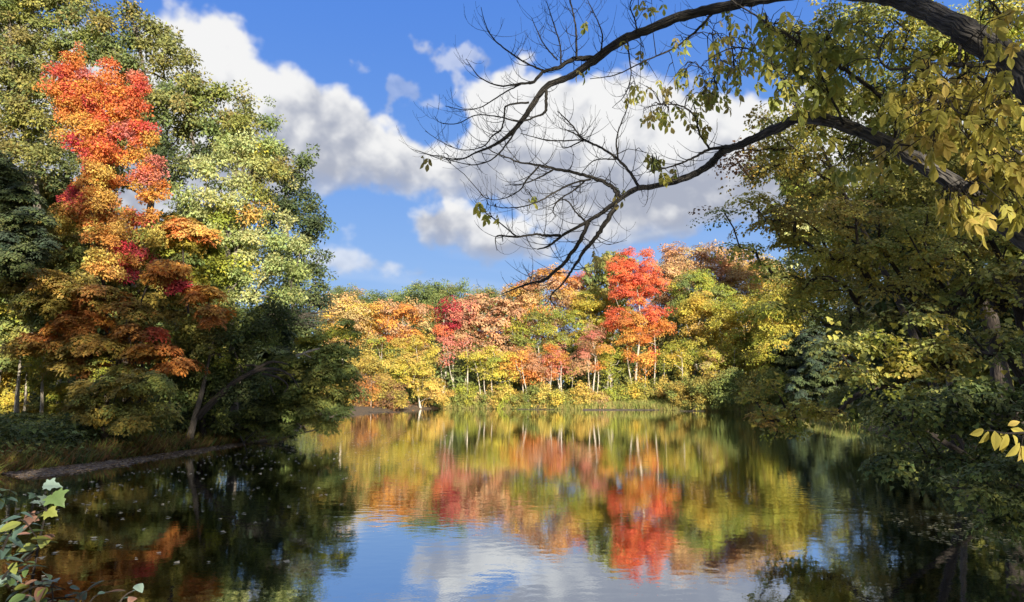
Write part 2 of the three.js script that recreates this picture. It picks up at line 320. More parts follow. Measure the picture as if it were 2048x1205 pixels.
function wobbly(a, b, n, amp, r) {
  const out = [], ph = r() * 6, ph2 = r() * 6, L = a.distanceTo(b);
  for (let i = 0; i <= n; i++) { const t = i / n, s = Math.sin(Math.PI * Math.min(1, t * 1.6) * 0.5) * amp * L; out.push(a.clone().lerp(b, t).add(V(Math.sin(ph + t * 5) * s, 0, Math.sin(ph2 + t * 4.3) * s))); }
  return out;
}

// ---------------------------------------------------------------- leaf colours (linear reflectance)
const PAL = {
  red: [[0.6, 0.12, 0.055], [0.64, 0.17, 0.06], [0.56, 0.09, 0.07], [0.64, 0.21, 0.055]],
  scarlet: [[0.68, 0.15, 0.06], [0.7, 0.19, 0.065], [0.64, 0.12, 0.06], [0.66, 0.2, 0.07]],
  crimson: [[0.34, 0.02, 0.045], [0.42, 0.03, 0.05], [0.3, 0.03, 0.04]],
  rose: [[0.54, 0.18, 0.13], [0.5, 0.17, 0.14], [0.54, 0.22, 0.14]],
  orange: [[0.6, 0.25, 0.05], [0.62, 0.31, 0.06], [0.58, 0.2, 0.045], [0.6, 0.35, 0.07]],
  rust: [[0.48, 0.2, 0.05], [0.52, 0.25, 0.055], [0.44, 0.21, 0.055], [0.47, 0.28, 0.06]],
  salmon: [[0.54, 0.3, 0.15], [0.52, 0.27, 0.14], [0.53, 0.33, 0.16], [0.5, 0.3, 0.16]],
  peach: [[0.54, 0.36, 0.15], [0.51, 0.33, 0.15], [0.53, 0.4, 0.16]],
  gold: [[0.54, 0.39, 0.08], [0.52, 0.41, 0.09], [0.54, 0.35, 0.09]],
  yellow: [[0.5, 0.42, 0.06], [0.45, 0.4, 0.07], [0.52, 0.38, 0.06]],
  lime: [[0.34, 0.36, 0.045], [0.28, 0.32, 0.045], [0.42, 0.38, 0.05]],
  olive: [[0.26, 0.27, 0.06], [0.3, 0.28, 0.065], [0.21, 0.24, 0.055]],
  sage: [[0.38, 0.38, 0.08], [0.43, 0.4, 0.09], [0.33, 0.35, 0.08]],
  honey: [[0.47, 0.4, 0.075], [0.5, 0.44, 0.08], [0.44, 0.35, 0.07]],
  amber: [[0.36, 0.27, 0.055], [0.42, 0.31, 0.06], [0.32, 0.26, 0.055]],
  green: [[0.2, 0.25, 0.065], [0.24, 0.27, 0.07], [0.16, 0.21, 0.06]],
  oak: [[0.19, 0.21, 0.06], [0.25, 0.25, 0.07], [0.14, 0.18, 0.055], [0.27, 0.23, 0.07]],
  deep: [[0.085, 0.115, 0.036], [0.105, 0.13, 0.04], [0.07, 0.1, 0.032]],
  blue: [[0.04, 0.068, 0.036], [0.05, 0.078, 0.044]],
  pale: [[0.42, 0.44, 0.18], [0.38, 0.41, 0.15], [0.45, 0.45, 0.19], [0.31, 0.37, 0.12]],
  brown: [[0.24, 0.12, 0.05], [0.2, 0.11, 0.05], [0.28, 0.16, 0.06]],
};
function pick(pal, r) { const names = pal.split('+'), list = PAL[names[(r() * names.length) | 0]]; return list[(r() * list.length) | 0]; }

// single maple leaves for boughs near enough to show them
const LOBED = [[0, 0.03], [-0.06, 0.22], [0.12, 0.36], [0.05, 0.54], [0.3, 0.46], [0.48, 0.62], [0.5, 0.34], [0.72, 0.26], [1, 0]];
const SINGLE = [0.1, 0.2, 0.3].map((curl) => { const out = sheet(); addLeaf(out, V(0, 0, 0), V(1, 0, 0), UP, 1, LOBED, [1, 1, 1], 0.2, curl); return toGeometry(out); });
const SINGLE_M = {};
for (const [k, list] of Object.entries({ olive: ['sage', 'honey', 'olive'], green: ['green', 'deep', 'deep'], gold: ['honey', 'lime', 'sage'] })) SINGLE_M[k] = list.map((p, i) => { const m = leafMaterial(p + '_leaf', 0.48, 0.7); m.color.setRGB(...PAL[p][i % PAL[p].length]); return m; });

// ---------------------------------------------------------------- trees
// lobes: [px, py, rx, ry, palette?] as seen from the shore, at the tree's own distance; every lobe is a solid part of the crown
function crownTargets(lobes, dist, r, rb, depthOf = 0.8, most = 420, pack = 0.98) {
  const list = [], s = dist / FOCAL, cell = rb * pack;
  for (const [px, py, rx, ry, pal, dz] of lobes) {
    const a = rx * s, b = ry * s, c = Math.max(a, b * 0.4) * depthOf, mid = at(px, py, dist + (dz ?? 0));
    const tries = Math.min(1600, Math.ceil((a * b * c) / (rb ** 3) * 14) + 24);
    let got = 0;
    for (let i = 0; i < tries && list.length < most; i++) {
      const d = randDir(r).multiplyScalar(Math.pow(r(), 0.3) * 0.94), p = V(mid.x + d.x * a, mid.y + d.y * b, mid.z + d.z * c);
      if (list.some((t) => t.p.distanceToSquared(p) < cell * cell)) continue;
      list.push({ p, out: d.clone(), pal, a, share: d.z < -0.4 ? 0.35 : 1 }); got++;
    }
  }
  return list;
}
// one crown as sprays of leaves round each bough end
function leafCrown(targets, r, { spray, rb, per, size, pal, mat = M_LEAF, flat = 0.7, jitter = 0.16, name = 'crown', parent, bright = 1, loose = 0.12, clump = 0.68 }) {
  const n = Math.round(targets.length * per), kinds = spray.split('+').flatMap((k) => SPRAY[k]).map((g) => ({ p: g.attributes.position.array, c: g.attributes.color.array, i: g.index.array }));
  const rows = []; for (let i = 0; i < n; i++) { const t = targets[i % targets.length]; if (r() < t.share) rows.push(t); }   // the side that faces away from the pond is thinner
  const pickOf = rows.map(() => kinds[(r() * kinds.length) | 0]);
  let nv = 0, ni = 0; for (const k of pickOf) { nv += k.p.length; ni += k.i.length; }
  const pos = new Float32Array(nv), colr = new Float32Array(nv), idx = new Uint32Array(ni);
  const m = new THREE.Matrix4(), q = new THREE.Quaternion(), q2 = new THREE.Quaternion();
  let ov = 0, oi = 0;
  for (let i = 0; i < rows.length; i++) {
    const t = rows[i], d = randDir(r), k = r() < loose ? rb * (0.7 + 0.9 * r()) : Math.pow(r(), 0.5) * rb * clump;
    if (d.y < -0.3) d.y *= 0.4;
    const up = d.clone().multiplyScalar(0.55).addScaledVector(t.out, 0.35).add(V((r() - 0.5) * 0.5, 0.9, (r() - 0.5) * 0.5)).normalize();
    q.setFromUnitVectors(UP, up).multiply(q2.setFromAxisAngle(UP, r() * 6.283));
    const sc = size * (0.7 + 0.6 * r());
    m.compose(V(t.p.x + d.x * k, t.p.y + d.y * k * flat, t.p.z + d.z * k), q, V(sc, sc, sc));
    t.base ??= pick(t.pal ?? pal, r);
    const c = r() < 0.75 ? t.base : pick(t.pal ?? pal, r), j = bright * (1 + (r() - 0.5) * 2 * jitter), hj = (r() - 0.5) * 0.12;
    const cr = c[0] * j * (1 + hj), cg = c[1] * j, cb = c[2] * j * (1 - hj), e = m.elements, s = pickOf[i], vb = ov / 3;
    for (let v = 0; v < s.p.length; v += 3, ov += 3) {
      const x = s.p[v], y = s.p[v + 1], z = s.p[v + 2];
      pos[ov] = e[0] * x + e[4] * y + e[8] * z + e[12]; pos[ov + 1] = e[1] * x + e[5] * y + e[9] * z + e[13]; pos[ov + 2] = e[2] * x + e[6] * y + e[10] * z + e[14];
      colr[ov] = cr * s.c[v]; colr[ov + 1] = cg * s.c[v + 1]; colr[ov + 2] = cb * s.c[v + 2];
    }
    for (let v = 0; v < s.i.length; v++) idx[oi++] = s.i[v] + vb;
  }
  const g = new THREE.BufferGeometry();
  g.setAttribute('position', new THREE.BufferAttribute(pos, 3)); g.setAttribute('color', new THREE.BufferAttribute(colr, 3)); g.setIndex(new THREE.BufferAttribute(idx, 1));
  return put(new THREE.Mesh(g, mat), name, parent);
}
// a whole tree standing at picture column x and ground distance dist
function tree(o) {
  const r = rng(o.seed ?? Math.round(o.x * 7 + o.dist * 31 + o.lobes[0][1])), s = o.dist / FOCAL;
  let bx = at(o.x, 782, o.dist).x, bz = -o.dist;
  for (let k = 0; k < 60 && shoreSD(bx, bz) < 0.45; k++) { if (o.dist > 60) bz -= 0.4; else bx += bx < 0 ? -0.3 : 0.3; }   // every stem stands on land
  const by = ground(bx, bz) - 0.15, root = new THREE.Group();
  if (o.dist > 60) o = { ...o, dist: -bz };
  root.position.set(bx, by, bz); root.name = numbered(o.name); scene.add(root);
  tag(root, o.label, o.category ?? 'tree', o.group);
  const near = o.dist < 60, rb = (o.rb ?? (near ? 0.85 : 1.4)) * (near ? 1 : 1.08);
  const targets = crownTargets(o.lobes, o.dist, r, rb, o.deep ?? 0.85, o.most ?? 420, o.pack ?? 0.98);
  for (const t of targets) t.p.sub(root.position);
  // the stem leads to the crown's upper middle
  const xs = targets.map((t) => t.p.x), ys = targets.map((t) => t.p.y), zs = targets.map((t) => t.p.z), mean = (a) => a.reduce((x, y) => x + y, 0) / Math.max(1, a.length), top = Math.max(...ys);
  const lead = o.top ? at(o.top[0], o.top[1], o.dist).sub(root.position) : V(mean(xs) * 0.8, lerp(mean(ys), top, 0.62), mean(zs));
  const stem = wobbly(V(0, 0, 0), lead, 9, o.wobble ?? 0.03, r), tr = o.trunk ?? clamp(top * 0.014, 0.06, 0.32);
  const tubes = branches(stem, tr, targets, r, { sides: near ? 6 : 4, tip: o.tip ?? (near ? 0.012 : 0.03), step: near ? 0.8 : 1.3, thick: o.thick ?? 1 });
  for (const st of o.stems ?? []) tubes.push(...branches(wobbly(V(st[0] * s, 0, 0), at(st[1], st[2], o.dist).sub(root.position), 8, 0.03, r), st[3] ?? tr * 0.7, [], r));
  put(new THREE.Mesh(mergeGeometries(tubes), M_BARK[o.bark ?? 'grey']), 'trunk', root);
  const leafy = leafCrown(targets, r, { spray: o.spray ?? 'maple', rb, per: (o.per ?? 7) * (near ? 1.45 : 0.95), size: (o.size ?? rb * 0.72) * (near ? 0.9 : 0.98), pal: o.pal, mat: o.mat ?? M_LEAF, parent: root, flat: o.flat, jitter: o.jitter, bright: o.bright, loose: o.loose, clump: o.clump });
  // the leaves that show one by one
  if (o.leafParts) {
    leafy.name = 'small_leaves'; leafy.userData.kind = 'stuff';
    const front = targets.filter((t) => t.out.z > -0.2), L = o.leafLength;
    for (let i = 0; i < o.leafParts; i++) {
      const t = front[i % front.length], d = randDir(r), p = t.p.clone().addScaledVector(d, rb * (0.5 + 0.5 * r())); p.z += rb * 0.25; p.y += rb * 0.1;
      const leaf = put(new THREE.Mesh(SINGLE[(r() * 3) | 0], SINGLE_M[(o.tones ?? 'olive')][(r() * 3) | 0]), 'leaf', root);
      leaf.position.copy(p); leaf.rotation.set((r() - 0.5) * 1.1, r() * 6.283, -0.3 - r() * 0.7, 'YXZ'); leaf.scale.setScalar(L * (0.75 + 0.5 * r()));
    }
  }
  return root;
}
// lobes of an even crown: centre column, top, half width, bottom; irregular bumps on a main mass
function crown(cx, top, half, bottom, seed, pal, shape = 'round', bumps = 9) {
  const r = rng(seed + cx), h = bottom - top, list = [], prof = { round: (t) => Math.sqrt(Math.max(0, 1 - (2 * t - 1) ** 2)), wide: (t) => Math.sin(Math.PI * Math.pow(t, 0.8)) * 0.9 + 0.1, cone: (t) => 0.25 + 0.75 * t, vase: (t) => 1.05 - 0.65 * t * t, column: () => 0.85 }[shape];
  for (let i = 0; i < bumps; i++) {
    const t = clamp((i + 0.5 + (r() - 0.5) * 0.7) / bumps, 0.06, 0.95), w = half * prof(t), rr = Math.min(half * 0.6, h * 0.24) * (0.5 + 0.75 * r());
    const off = (i % 2 ? 1 : -1) * Math.max(0, w - rr * 0.8) * (0.25 + 0.95 * r());
    list.push([cx + off, clamp(top + h * t, top + rr * 0.75, bottom - rr * 0.5), rr * 1.15, rr * 0.85, pal, (r() - 0.5) * half * 0.03]);
  }
  list.push([cx, top + h * 0.5, half * 0.55, h * 0.4, pal]);
  return list;
}

// ---------------------------------------------------------------- the far shore
const FAR = 'autumn trees of the far shore';
const far = (name, label, x, dist, lobes, pal, o = {}) => tree({ name, label, x, dist, lobes, pal, group: FAR, bark: 'pale', spray: 'distant+tiers+tiers', pack: 0.95, loose: 0.2, jitter: 0.22, ...o });
// green oaks on the rise behind
far('oak_tree', 'low green treetop on the ridge just right of the left bank', 690, 150, crown(690, 578, 55, 660, 1), 'oak', { spray: 'distant', bark: 'grey', size: 1.25 });
far('oak_tree', 'bluish green treetop between the two leftmost orange crowns across the pond', 750, 142, crown(752, 588, 60, 660, 2), 'green+deep', { spray: 'distant', bark: 'grey', size: 1.2 });
far('oak_tree', 'pale green low treetop left of the big dark green oak', 805, 150, crown(805, 594, 45, 660, 3), 'green', { spray: 'distant', bark: 'grey', size: 1.2 });
far('oak_tree', 'big dark green oak standing tallest left of the crimson maple', 850, 128, crown(850, 572, 64, 690, 4, 'green+deep', 'round', 12), 'green+deep', { spray: 'distant', bark: 'grey', size: 1.15 });
far('oak_tree', 'olive green oak touching the big dark one on its right', 905, 124, crown(908, 576, 50, 690, 5, 'green+oak', 'round', 11), 'green+oak', { spray: 'distant', bark: 'grey', size: 1.1 });
far('oak_tree', 'flat green treetop behind the salmon dome', 980, 145, crown(985, 582, 60, 650, 6), 'oak', { spray: 'distant', bark: 'grey', size: 1.2 });
far('oak_tree', 'dull green treetop behind the salmon and orange crowns', 1050, 140, crown(1048, 570, 50, 640, 66), 'oak+olive', { spray: 'distant', bark: 'grey', size: 1.2 });
far('ash_tree', 'grey green thin topped tree behind the scarlet maple', 1225, 104, crown(1228, 503, 55, 660, 7, 'oak+olive', 'round', 11), 'oak+olive', { spray: 'ash', per: 5, bark: 'pale' });
far('oak_tree', 'green top peeping right of the scarlet maple crown', 1330, 112, crown(1325, 520, 45, 690, 8), 'olive+salmon', { spray: 'sparse' });
// left half of the far shore
far('maple_tree', 'golden orange maple leftmost on the far shore', 690, 97, crown(690, 588, 58, 700, 9, 'gold+peach', 'round', 12), 'gold+peach');
far('maple_tree', 'broad salmon and orange maple second from the left across the pond', 782, 98, [...crown(785, 604, 68, 700, 10, 'salmon+orange', 'round', 13), [820, 625, 26, 22, 'gold+peach'], [836, 652, 22, 16, 'peach']], 'salmon+peach');
far('maple_tree', 'small lime green tree under the broad salmon maple', 765, 94, crown(768, 668, 36, 740, 11), 'lime+green', { rb: 1.1 });
far('maple_tree', 'yellow maple leaning over the water left of the white trunks', 838, 92, [...crown(828, 676, 52, 768, 12, 'gold+yellow', 'wide', 12), [850, 770, 32, 22, 'yellow+gold'], [868, 790, 18, 12, 'gold'], [800, 745, 36, 22, 'lime+yellow']], 'gold+yellow', { rb: 1.1 });
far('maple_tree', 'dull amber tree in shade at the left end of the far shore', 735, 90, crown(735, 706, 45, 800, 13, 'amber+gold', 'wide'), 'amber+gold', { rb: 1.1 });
far('maple_tree', 'crimson maple on a tall white trunk beside the salmon dome', 883, 99, [[905, 632, 28, 22, 'rose+crimson'], [892, 660, 22, 26, 'rose+red'], [925, 622, 18, 14, 'rose'], [908, 688, 20, 14, 'rose+salmon'], [890, 690, 14, 14, 'rose']], 'rose', { top: [893, 640], stems: [[26, 908, 690, 0.17], [42, 945, 700, 0.12], [16, 872, 700, 0.1]], trunk: 0.24 });
far('maple_tree', 'wide salmon dome of thin twigs in the middle of the far shore', 965, 101, [...crown(965, 588, 78, 712, 14, 'salmon', 'round', 15), [930, 660, 34, 40, 'salmon+rose'], [1000, 670, 36, 34, 'salmon+peach']], 'salmon', { per: 6, spray: 'maple', size: 1.1, tip: 0.04, thick: 1.2 });
far('maple_tree', 'tall orange salmon maple rising right of the salmon dome', 1090, 104, [...crown(1095, 542, 75, 680, 15, 'salmon+peach+orange', 'round', 15), [1130, 570, 34, 30, 'salmon+rose']], 'salmon+orange');
far('maple_tree', 'small crimson treetop between orange crown and yellow tree', 1166, 112, crown(1168, 548, 26, 640, 16), 'rose+red');
far('birch_tree', 'yellow green birch low before the salmon dome', 985, 93, crown(990, 700, 60, 752, 17, 'lime+yellow', 'wide', 11), 'lime+yellow', { rb: 1.1, stems: [[-12, 968, 740, 0.1]] });
far('maple_tree', 'orange red young maple with crooked pale stem, centre of far shore', 1046, 95, [[1040, 715, 34, 20, 'orange+salmon'], [1058, 745, 28, 16, 'orange'], [1028, 740, 20, 14, 'rust+orange']], 'orange', { rb: 1, top: [1040, 716], trunk: 0.13 });
far('birch_tree', 'olive yellow birch below the orange salmon crown', 1088, 98, crown(1085, 620, 56, 700, 18, 'olive+lime', 'round', 12), 'olive+lime', { rb: 1.2 });
far('maple_tree', 'dusty rose and orange young maple on white stem', 1122, 94, [[1108, 712, 32, 20, 'rose+orange'], [1080, 730, 26, 16, 'salmon'], [1130, 738, 22, 14, 'rose+salmon'], [1098, 745, 26, 12, 'orange']], 'salmon', { rb: 1, top: [1112, 712], trunk: 0.19, stems: [[-24, 1098, 730, 0.12]] });
far('birch_tree', 'yellow and olive tree just left of the scarlet maple', 1172, 99, [...crown(1178, 580, 46, 700, 19, 'lime+yellow', 'round', 11), [1160, 640, 26, 22, 'yellow']], 'lime+olive', { rb: 1.2 });
far('maple_tree', 'slim dusty pink maple on three white stems', 1187, 93, [[1185, 672, 20, 22, 'rose+salmon'], [1170, 700, 26, 14, 'rose+brown'], [1205, 695, 20, 14, 'rose+orange'], [1160, 730, 24, 12, 'salmon'], [1200, 730, 14, 12, 'orange']], 'rose+salmon', { rb: 0.9, per: 6, top: [1185, 664], trunk: 0.14, stems: [[6, 1194, 690, 0.1], [-3, 1176, 700, 0.09]] });
far('birch_tree', 'small bright lime birch between pink maple and scarlet maple', 1222, 94, crown(1225, 690, 26, 745, 20, 'lime', 'column', 8), 'lime', { rb: 0.95, stems: [[-6, 1214, 740, 0.07]] });
// the scarlet maple
far('maple_tree', 'scarlet maple with layered crown on slim white trunks', 1274, 93, [
  [1240, 516, 12, 12, 'scarlet'], [1258, 514, 10, 14, 'scarlet'], [1298, 520, 12, 14, 'scarlet'], [1228, 530, 12, 9, 'scarlet'], [1250, 535, 22, 14, 'scarlet'], [1290, 540, 24, 14, 'scarlet'], [1268, 560, 38, 16, 'scarlet'], [1312, 560, 12, 16, 'scarlet'], [1232, 562, 18, 9, 'scarlet'], [1292, 583, 28, 11, 'scarlet'], [1250, 588, 28, 12, 'scarlet'], [1276, 604, 18, 10, 'scarlet+orange'],
  [1238, 634, 26, 16, 'scarlet+orange'], [1300, 628, 30, 14, 'scarlet'], [1262, 640, 40, 14, 'orange+rust'], [1318, 655, 26, 12, 'scarlet+orange'], [1280, 655, 30, 10, 'orange'], [1225, 648, 16, 10, 'scarlet'], [1270, 680, 30, 10, 'orange'], [1292, 715, 26, 10, 'orange+scarlet'], [1262, 710, 14, 8, 'orange']],
  'scarlet', { rb: 0.95, per: 9, top: [1270, 540], trunk: 0.19, stems: [[-8, 1256, 620, 0.11]], size: 0.8 });
// right half
far('maple_tree', 'wide peach coloured maple highest at the right of the far shore', 1395, 112, [...crown(1395, 493, 92, 630, 21, 'salmon+peach', 'round', 16), [1470, 530, 45, 34, 'peach'], [1345, 560, 40, 34, 'salmon+peach']], 'salmon+peach', { most: 520 });
far('maple_tree', 'green tree between scarlet maple and golden maple', 1390, 103, crown(1392, 543, 56, 670, 22, 'green+lime', 'round', 12), 'green+lime', { rb: 1.25 });
far('maple_tree', 'golden maple right of the green tree across the pond', 1405, 97, [...crown(1408, 586, 42, 690, 23, 'gold+yellow', 'round', 11), [1440, 640, 34, 24, 'yellow']], 'gold+yellow', { rb: 1.1 });
far('birch_tree', 'yellow green tree right of the white scarlet maple trunks', 1362, 94, crown(1365, 682, 50, 745, 24, 'lime+yellow', 'wide', 11), 'lime+gold', { rb: 1.05, stems: [[6, 1372, 730, 0.12]] });
far('maple_tree', 'bright yellow tree at the right end of the lit far shore', 1490, 93, [...crown(1490, 590, 62, 740, 25, 'yellow+lime', 'round', 14), [1470, 700, 40, 26, 'yellow+gold']], 'yellow+lime', { rb: 1.15 });
far('maple_tree', 'peach and yellow treetop behind the bright yellow tree', 1530, 108, crown(1525, 520, 75, 680, 26, 'peach+gold', 'round', 13), 'peach+gold');
far('maple_tree', 'peach tinted sapling clump under the golden maple', 1430, 91, crown(1428, 700, 38, 750, 27, 'peach+lime', 'wide'), 'peach+lime', { rb: 1 });
far('birch_tree', 'lime yellow tree half hidden by the right bank branches', 1580, 84, crown(1575, 560, 62, 780, 28, 'lime+yellow', 'round', 13), 'lime+yellow', { rb: 1.15 });
far('oak_tree', 'dark green tree behind the drooping right bank branches', 1790, 74, crown(1790, 610, 70, 780, 29, 'oak+olive', 'round', 15), 'oak+olive', { spray: 'distant', bark: 'grey', rb: 1.4, most: 170 });
far('oak_tree', 'shaded green tree at the far right corner of the pond', 1900, 64, crown(1900, 520, 100, 780, 30, 'oak+deep', 'round', 16), 'oak+deep', { spray: 'distant', bark: 'grey', rb: 1.4, most: 170 });
far('oak_tree', 'olive oak rising behind the drooping boughs at the right end of the pond', 1690, 80, crown(1688, 425, 62, 760, 51, 'oak+olive', 'round', 14), 'oak+olive', { bark: 'grey', rb: 1.3, most: 200 });
far('oak_tree', 'dark olive oak right of the one behind the drooping boughs', 1815, 72, crown(1812, 410, 62, 760, 52, 'oak+deep', 'round', 14), 'oak+deep', { bark: 'grey', rb: 1.3, most: 200 });
far('spruce_tree', 'bluish dark evergreen standing at the right corner of the far shore', 1575, 66, crown(1580, 660, 60, 800, 31, 'blue+deep', 'cone', 11), 'blue+deep', { spray: 'pine', bark: 'dark', rb: 0.9 });

// thin white trunks standing between the crowns
function poleTree(x, dist, topY, rad, label, pal, lean = 0) {
  tree({ name: 'birch_tree', label, group: FAR, x, dist, lobes: [[x + lean, topY + 12, 13, 12, pal], [x + lean - 8, topY + 30, 12, 9, pal]], pal, rb: 0.9, per: 5, spray: 'twiggy', size: 0.9, bark: 'pale', top: [x + lean, topY + 6], trunk: rad, wobble: 0.015 });
}
poleTree(935, 93, 668, 0.128, 'thin white trunk just right of the crimson maple trunk', 'rose+salmon', -4);
poleTree(912, 94, 690, 0.075, 'thin white trunk leaning beside the crimson maple trunk', 'rose+salmon', -18);
poleTree(962, 92, 700, 0.083, 'thin leaning white trunk before the salmon dome', 'lime', -14);
poleTree(1022, 92.5, 735, 0.068, 'short white stem before the orange young maple with crooked stem', 'lime+yellow', -4);
poleTree(1100, 92, 722, 0.090, 'white stem below the dusty rose young maple', 'rose+salmon', 2);
poleTree(1124, 92.5, 712, 0.143, 'stout white stem below the dusty rose young maple', 'rose+orange', -2);
poleTree(1143, 93, 725, 0.060, 'thin white stem between the dusty rose maple and the slim pink maple', 'olive+lime', 2);
poleTree(1216, 92.5, 735, 0.060, 'thin white stem under the bright lime birch', 'lime', 1);
poleTree(1290, 92.5, 720, 0.090, 'white stem between the trunks of the scarlet maple', 'orange', 0);
poleTree(1310, 93, 650, 0.128, 'straight white trunk under the right edge of the scarlet maple', 'orange', -3);
poleTree(1328, 93, 700, 0.068, 'slim grey trunk right of the scarlet maple trunks', 'lime', 2);
poleTree(1365, 92, 700, 0.105, 'white trunk of the yellow green tree right of the scarlet maple', 'lime+yellow', -2);
poleTree(1418, 91, 700, 0.075, 'white trunk under the golden maple', 'yellow+lime', 4);
poleTree(1466, 90, 690, 0.112, 'white trunk under the bright yellow tree at right', 'yellow+lime', 6);
poleTree(742, 85, 755, 0.053, 'slim pale sapling stem on the shaded left end of the far shore', 'brown', 1);
poleTree(1058, 93, 705, 0.083, 'slim leaning white trunk between the two orange young maples', 'orange', -16);

// shrubs along the far waterline
{
  const r = rng(5), row = [];
  const bush = (x, dist, top, half, bottom, pal, label, seed, group) => tree({ name: 'shrub', category: 'shrub', group: group ?? 'shrubs along the far waterline', label, x, dist, seed, lobes: [[x, (top + bottom) / 2, half, (bottom - top) / 2, pal], [x - half * 0.5, lerp(top, bottom, 0.62), half * 0.55, (bottom - top) * 0.36, pal], [x + half * 0.55, lerp(top, bottom, 0.6), half * 0.5, (bottom - top) * 0.38, pal]], pal, rb: 0.75, per: 7, size: 0.6, spray: 'bush', bark: 'grey', top: [x, lerp(top, bottom, 0.5)], trunk: 0.05, tip: 0.015, wobble: 0.05, most: 110 });
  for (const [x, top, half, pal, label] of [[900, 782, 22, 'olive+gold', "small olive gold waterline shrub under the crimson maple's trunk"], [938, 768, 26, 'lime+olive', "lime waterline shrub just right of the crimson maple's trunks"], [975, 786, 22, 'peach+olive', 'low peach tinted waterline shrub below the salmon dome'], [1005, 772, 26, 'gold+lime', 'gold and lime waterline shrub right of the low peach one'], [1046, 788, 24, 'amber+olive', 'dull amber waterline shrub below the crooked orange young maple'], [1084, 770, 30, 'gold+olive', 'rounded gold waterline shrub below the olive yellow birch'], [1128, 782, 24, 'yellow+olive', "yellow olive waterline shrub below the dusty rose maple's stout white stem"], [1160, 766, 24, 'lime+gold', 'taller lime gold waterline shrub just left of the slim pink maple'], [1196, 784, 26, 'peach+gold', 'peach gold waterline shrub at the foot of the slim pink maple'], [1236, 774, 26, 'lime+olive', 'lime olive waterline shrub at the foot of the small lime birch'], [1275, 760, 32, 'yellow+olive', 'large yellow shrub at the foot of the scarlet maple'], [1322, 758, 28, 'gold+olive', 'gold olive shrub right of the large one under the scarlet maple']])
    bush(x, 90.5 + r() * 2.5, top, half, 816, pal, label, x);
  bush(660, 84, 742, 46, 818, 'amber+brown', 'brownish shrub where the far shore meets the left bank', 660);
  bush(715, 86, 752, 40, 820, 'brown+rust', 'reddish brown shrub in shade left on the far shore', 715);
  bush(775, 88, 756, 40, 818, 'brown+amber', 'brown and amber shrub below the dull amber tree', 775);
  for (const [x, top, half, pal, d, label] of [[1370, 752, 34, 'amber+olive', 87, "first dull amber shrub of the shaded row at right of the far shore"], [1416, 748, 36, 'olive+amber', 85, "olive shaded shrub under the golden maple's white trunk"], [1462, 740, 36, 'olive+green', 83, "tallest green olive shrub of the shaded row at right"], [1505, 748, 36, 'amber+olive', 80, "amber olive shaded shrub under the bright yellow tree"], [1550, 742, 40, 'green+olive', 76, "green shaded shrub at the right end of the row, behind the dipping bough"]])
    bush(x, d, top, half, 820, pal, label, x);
  // fill behind the trunks: a thicket nobody could count
  const m4 = new THREE.Matrix4(), q = new THREE.Quaternion(), col = new THREE.Color();
  const n = 1500, mesh = new THREE.InstancedMesh(SPRAY.oak[0], M_LEAF, n);
  for (let i = 0; i < n; i++) {
    const d = 97 + 26 * r(), x = 620 + r() * 1080, p = at(x, 782, d), y = ground(p.x, -d) + Math.pow(r(), 1.4) * 8;
    q.setFromEuler(new THREE.Euler(r() * 0.8, r() * 6, r() * 0.8)); const s = 0.9 + r() * 0.8;
    m4.compose(V(p.x, y, -d), q, V(s, s, s)); mesh.setMatrixAt(i, m4);
    const c = pick(r() < 0.5 ? 'green' : r() < 0.5 ? 'deep' : 'olive', r); mesh.setColorAt(i, col.setRGB(...c));
  }
  tag(put(mesh, 'thicket'), 'dark green undergrowth filling the wood behind the far trunks', 'undergrowth', null, 'stuff');
  // the wood that closes the view behind everything
  const n2 = 2600, wood = new THREE.InstancedMesh(SPRAY.oak[1], M_LEAF, n2);
  for (let i = 0; i < n2; i++) {
    const a = (r() - 0.5) * 2.9, d = 165 + 60 * r(), x = Math.sin(a) * d, z = -Math.cos(a) * d, y = ground(x, z) + Math.pow(r(), 0.7) * 13;
    q.setFromEuler(new THREE.Euler(r() * 0.8, r() * 6, r() * 0.8)); const s = 3 + r() * 1.8;
    m4.compose(V(x, y, z), q, V(s, s, s)); wood.setMatrixAt(i, m4);
    const c = pick(r() < 0.7 ? 'oak' : r() < 0.5 ? 'amber' : 'green', r); wood.setColorAt(i, col.setRGB(...c));
  }
  tag(put(wood, 'distant_woods'), 'green distant woods closing the view behind the shore trees', 'woods', null, 'stuff');
  // grass and sedge at the waterline
  const blade = sheet(), rr = rng(8);
  for (let i = 0; i < 34; i++) { const a = rr() * 6.28, l = 0.35 + rr() * 0.5, t = [0.8 + rr() * 0.4, 0.9 + rr() * 0.3, 0.8]; addLeaf(blade, V((rr() - 0.5) * 0.9, 0, (rr() - 0.5) * 0.9), V(Math.cos(a) * 0.3, 1, Math.sin(a) * 0.3).normalize(), V(-Math.sin(a), 0.2, Math.cos(a)).normalize(), l, [[0, 0.02], [0.5, 0.03], [1, 0]], t, 0.2, 0.3); }
  const gg = toGeometry(blade), spots = [];
  for (let i = 0; i < 2600; i++) {
    const k = 9 + Math.floor(rr() * 7), a = SHORE[k], b = SHORE[k + 1], t = rr(), x = lerp(a[0], b[0], t) , z = lerp(a[1], b[1], t) - 0.15 - Math.pow(rr(), 1.5) * 3.4;
    spots.push([x, z, 0.7 + rr() * 0.6, 'sedge']);
  }
  const grass = new THREE.InstancedMesh(gg, M_LEAF, spots.length);
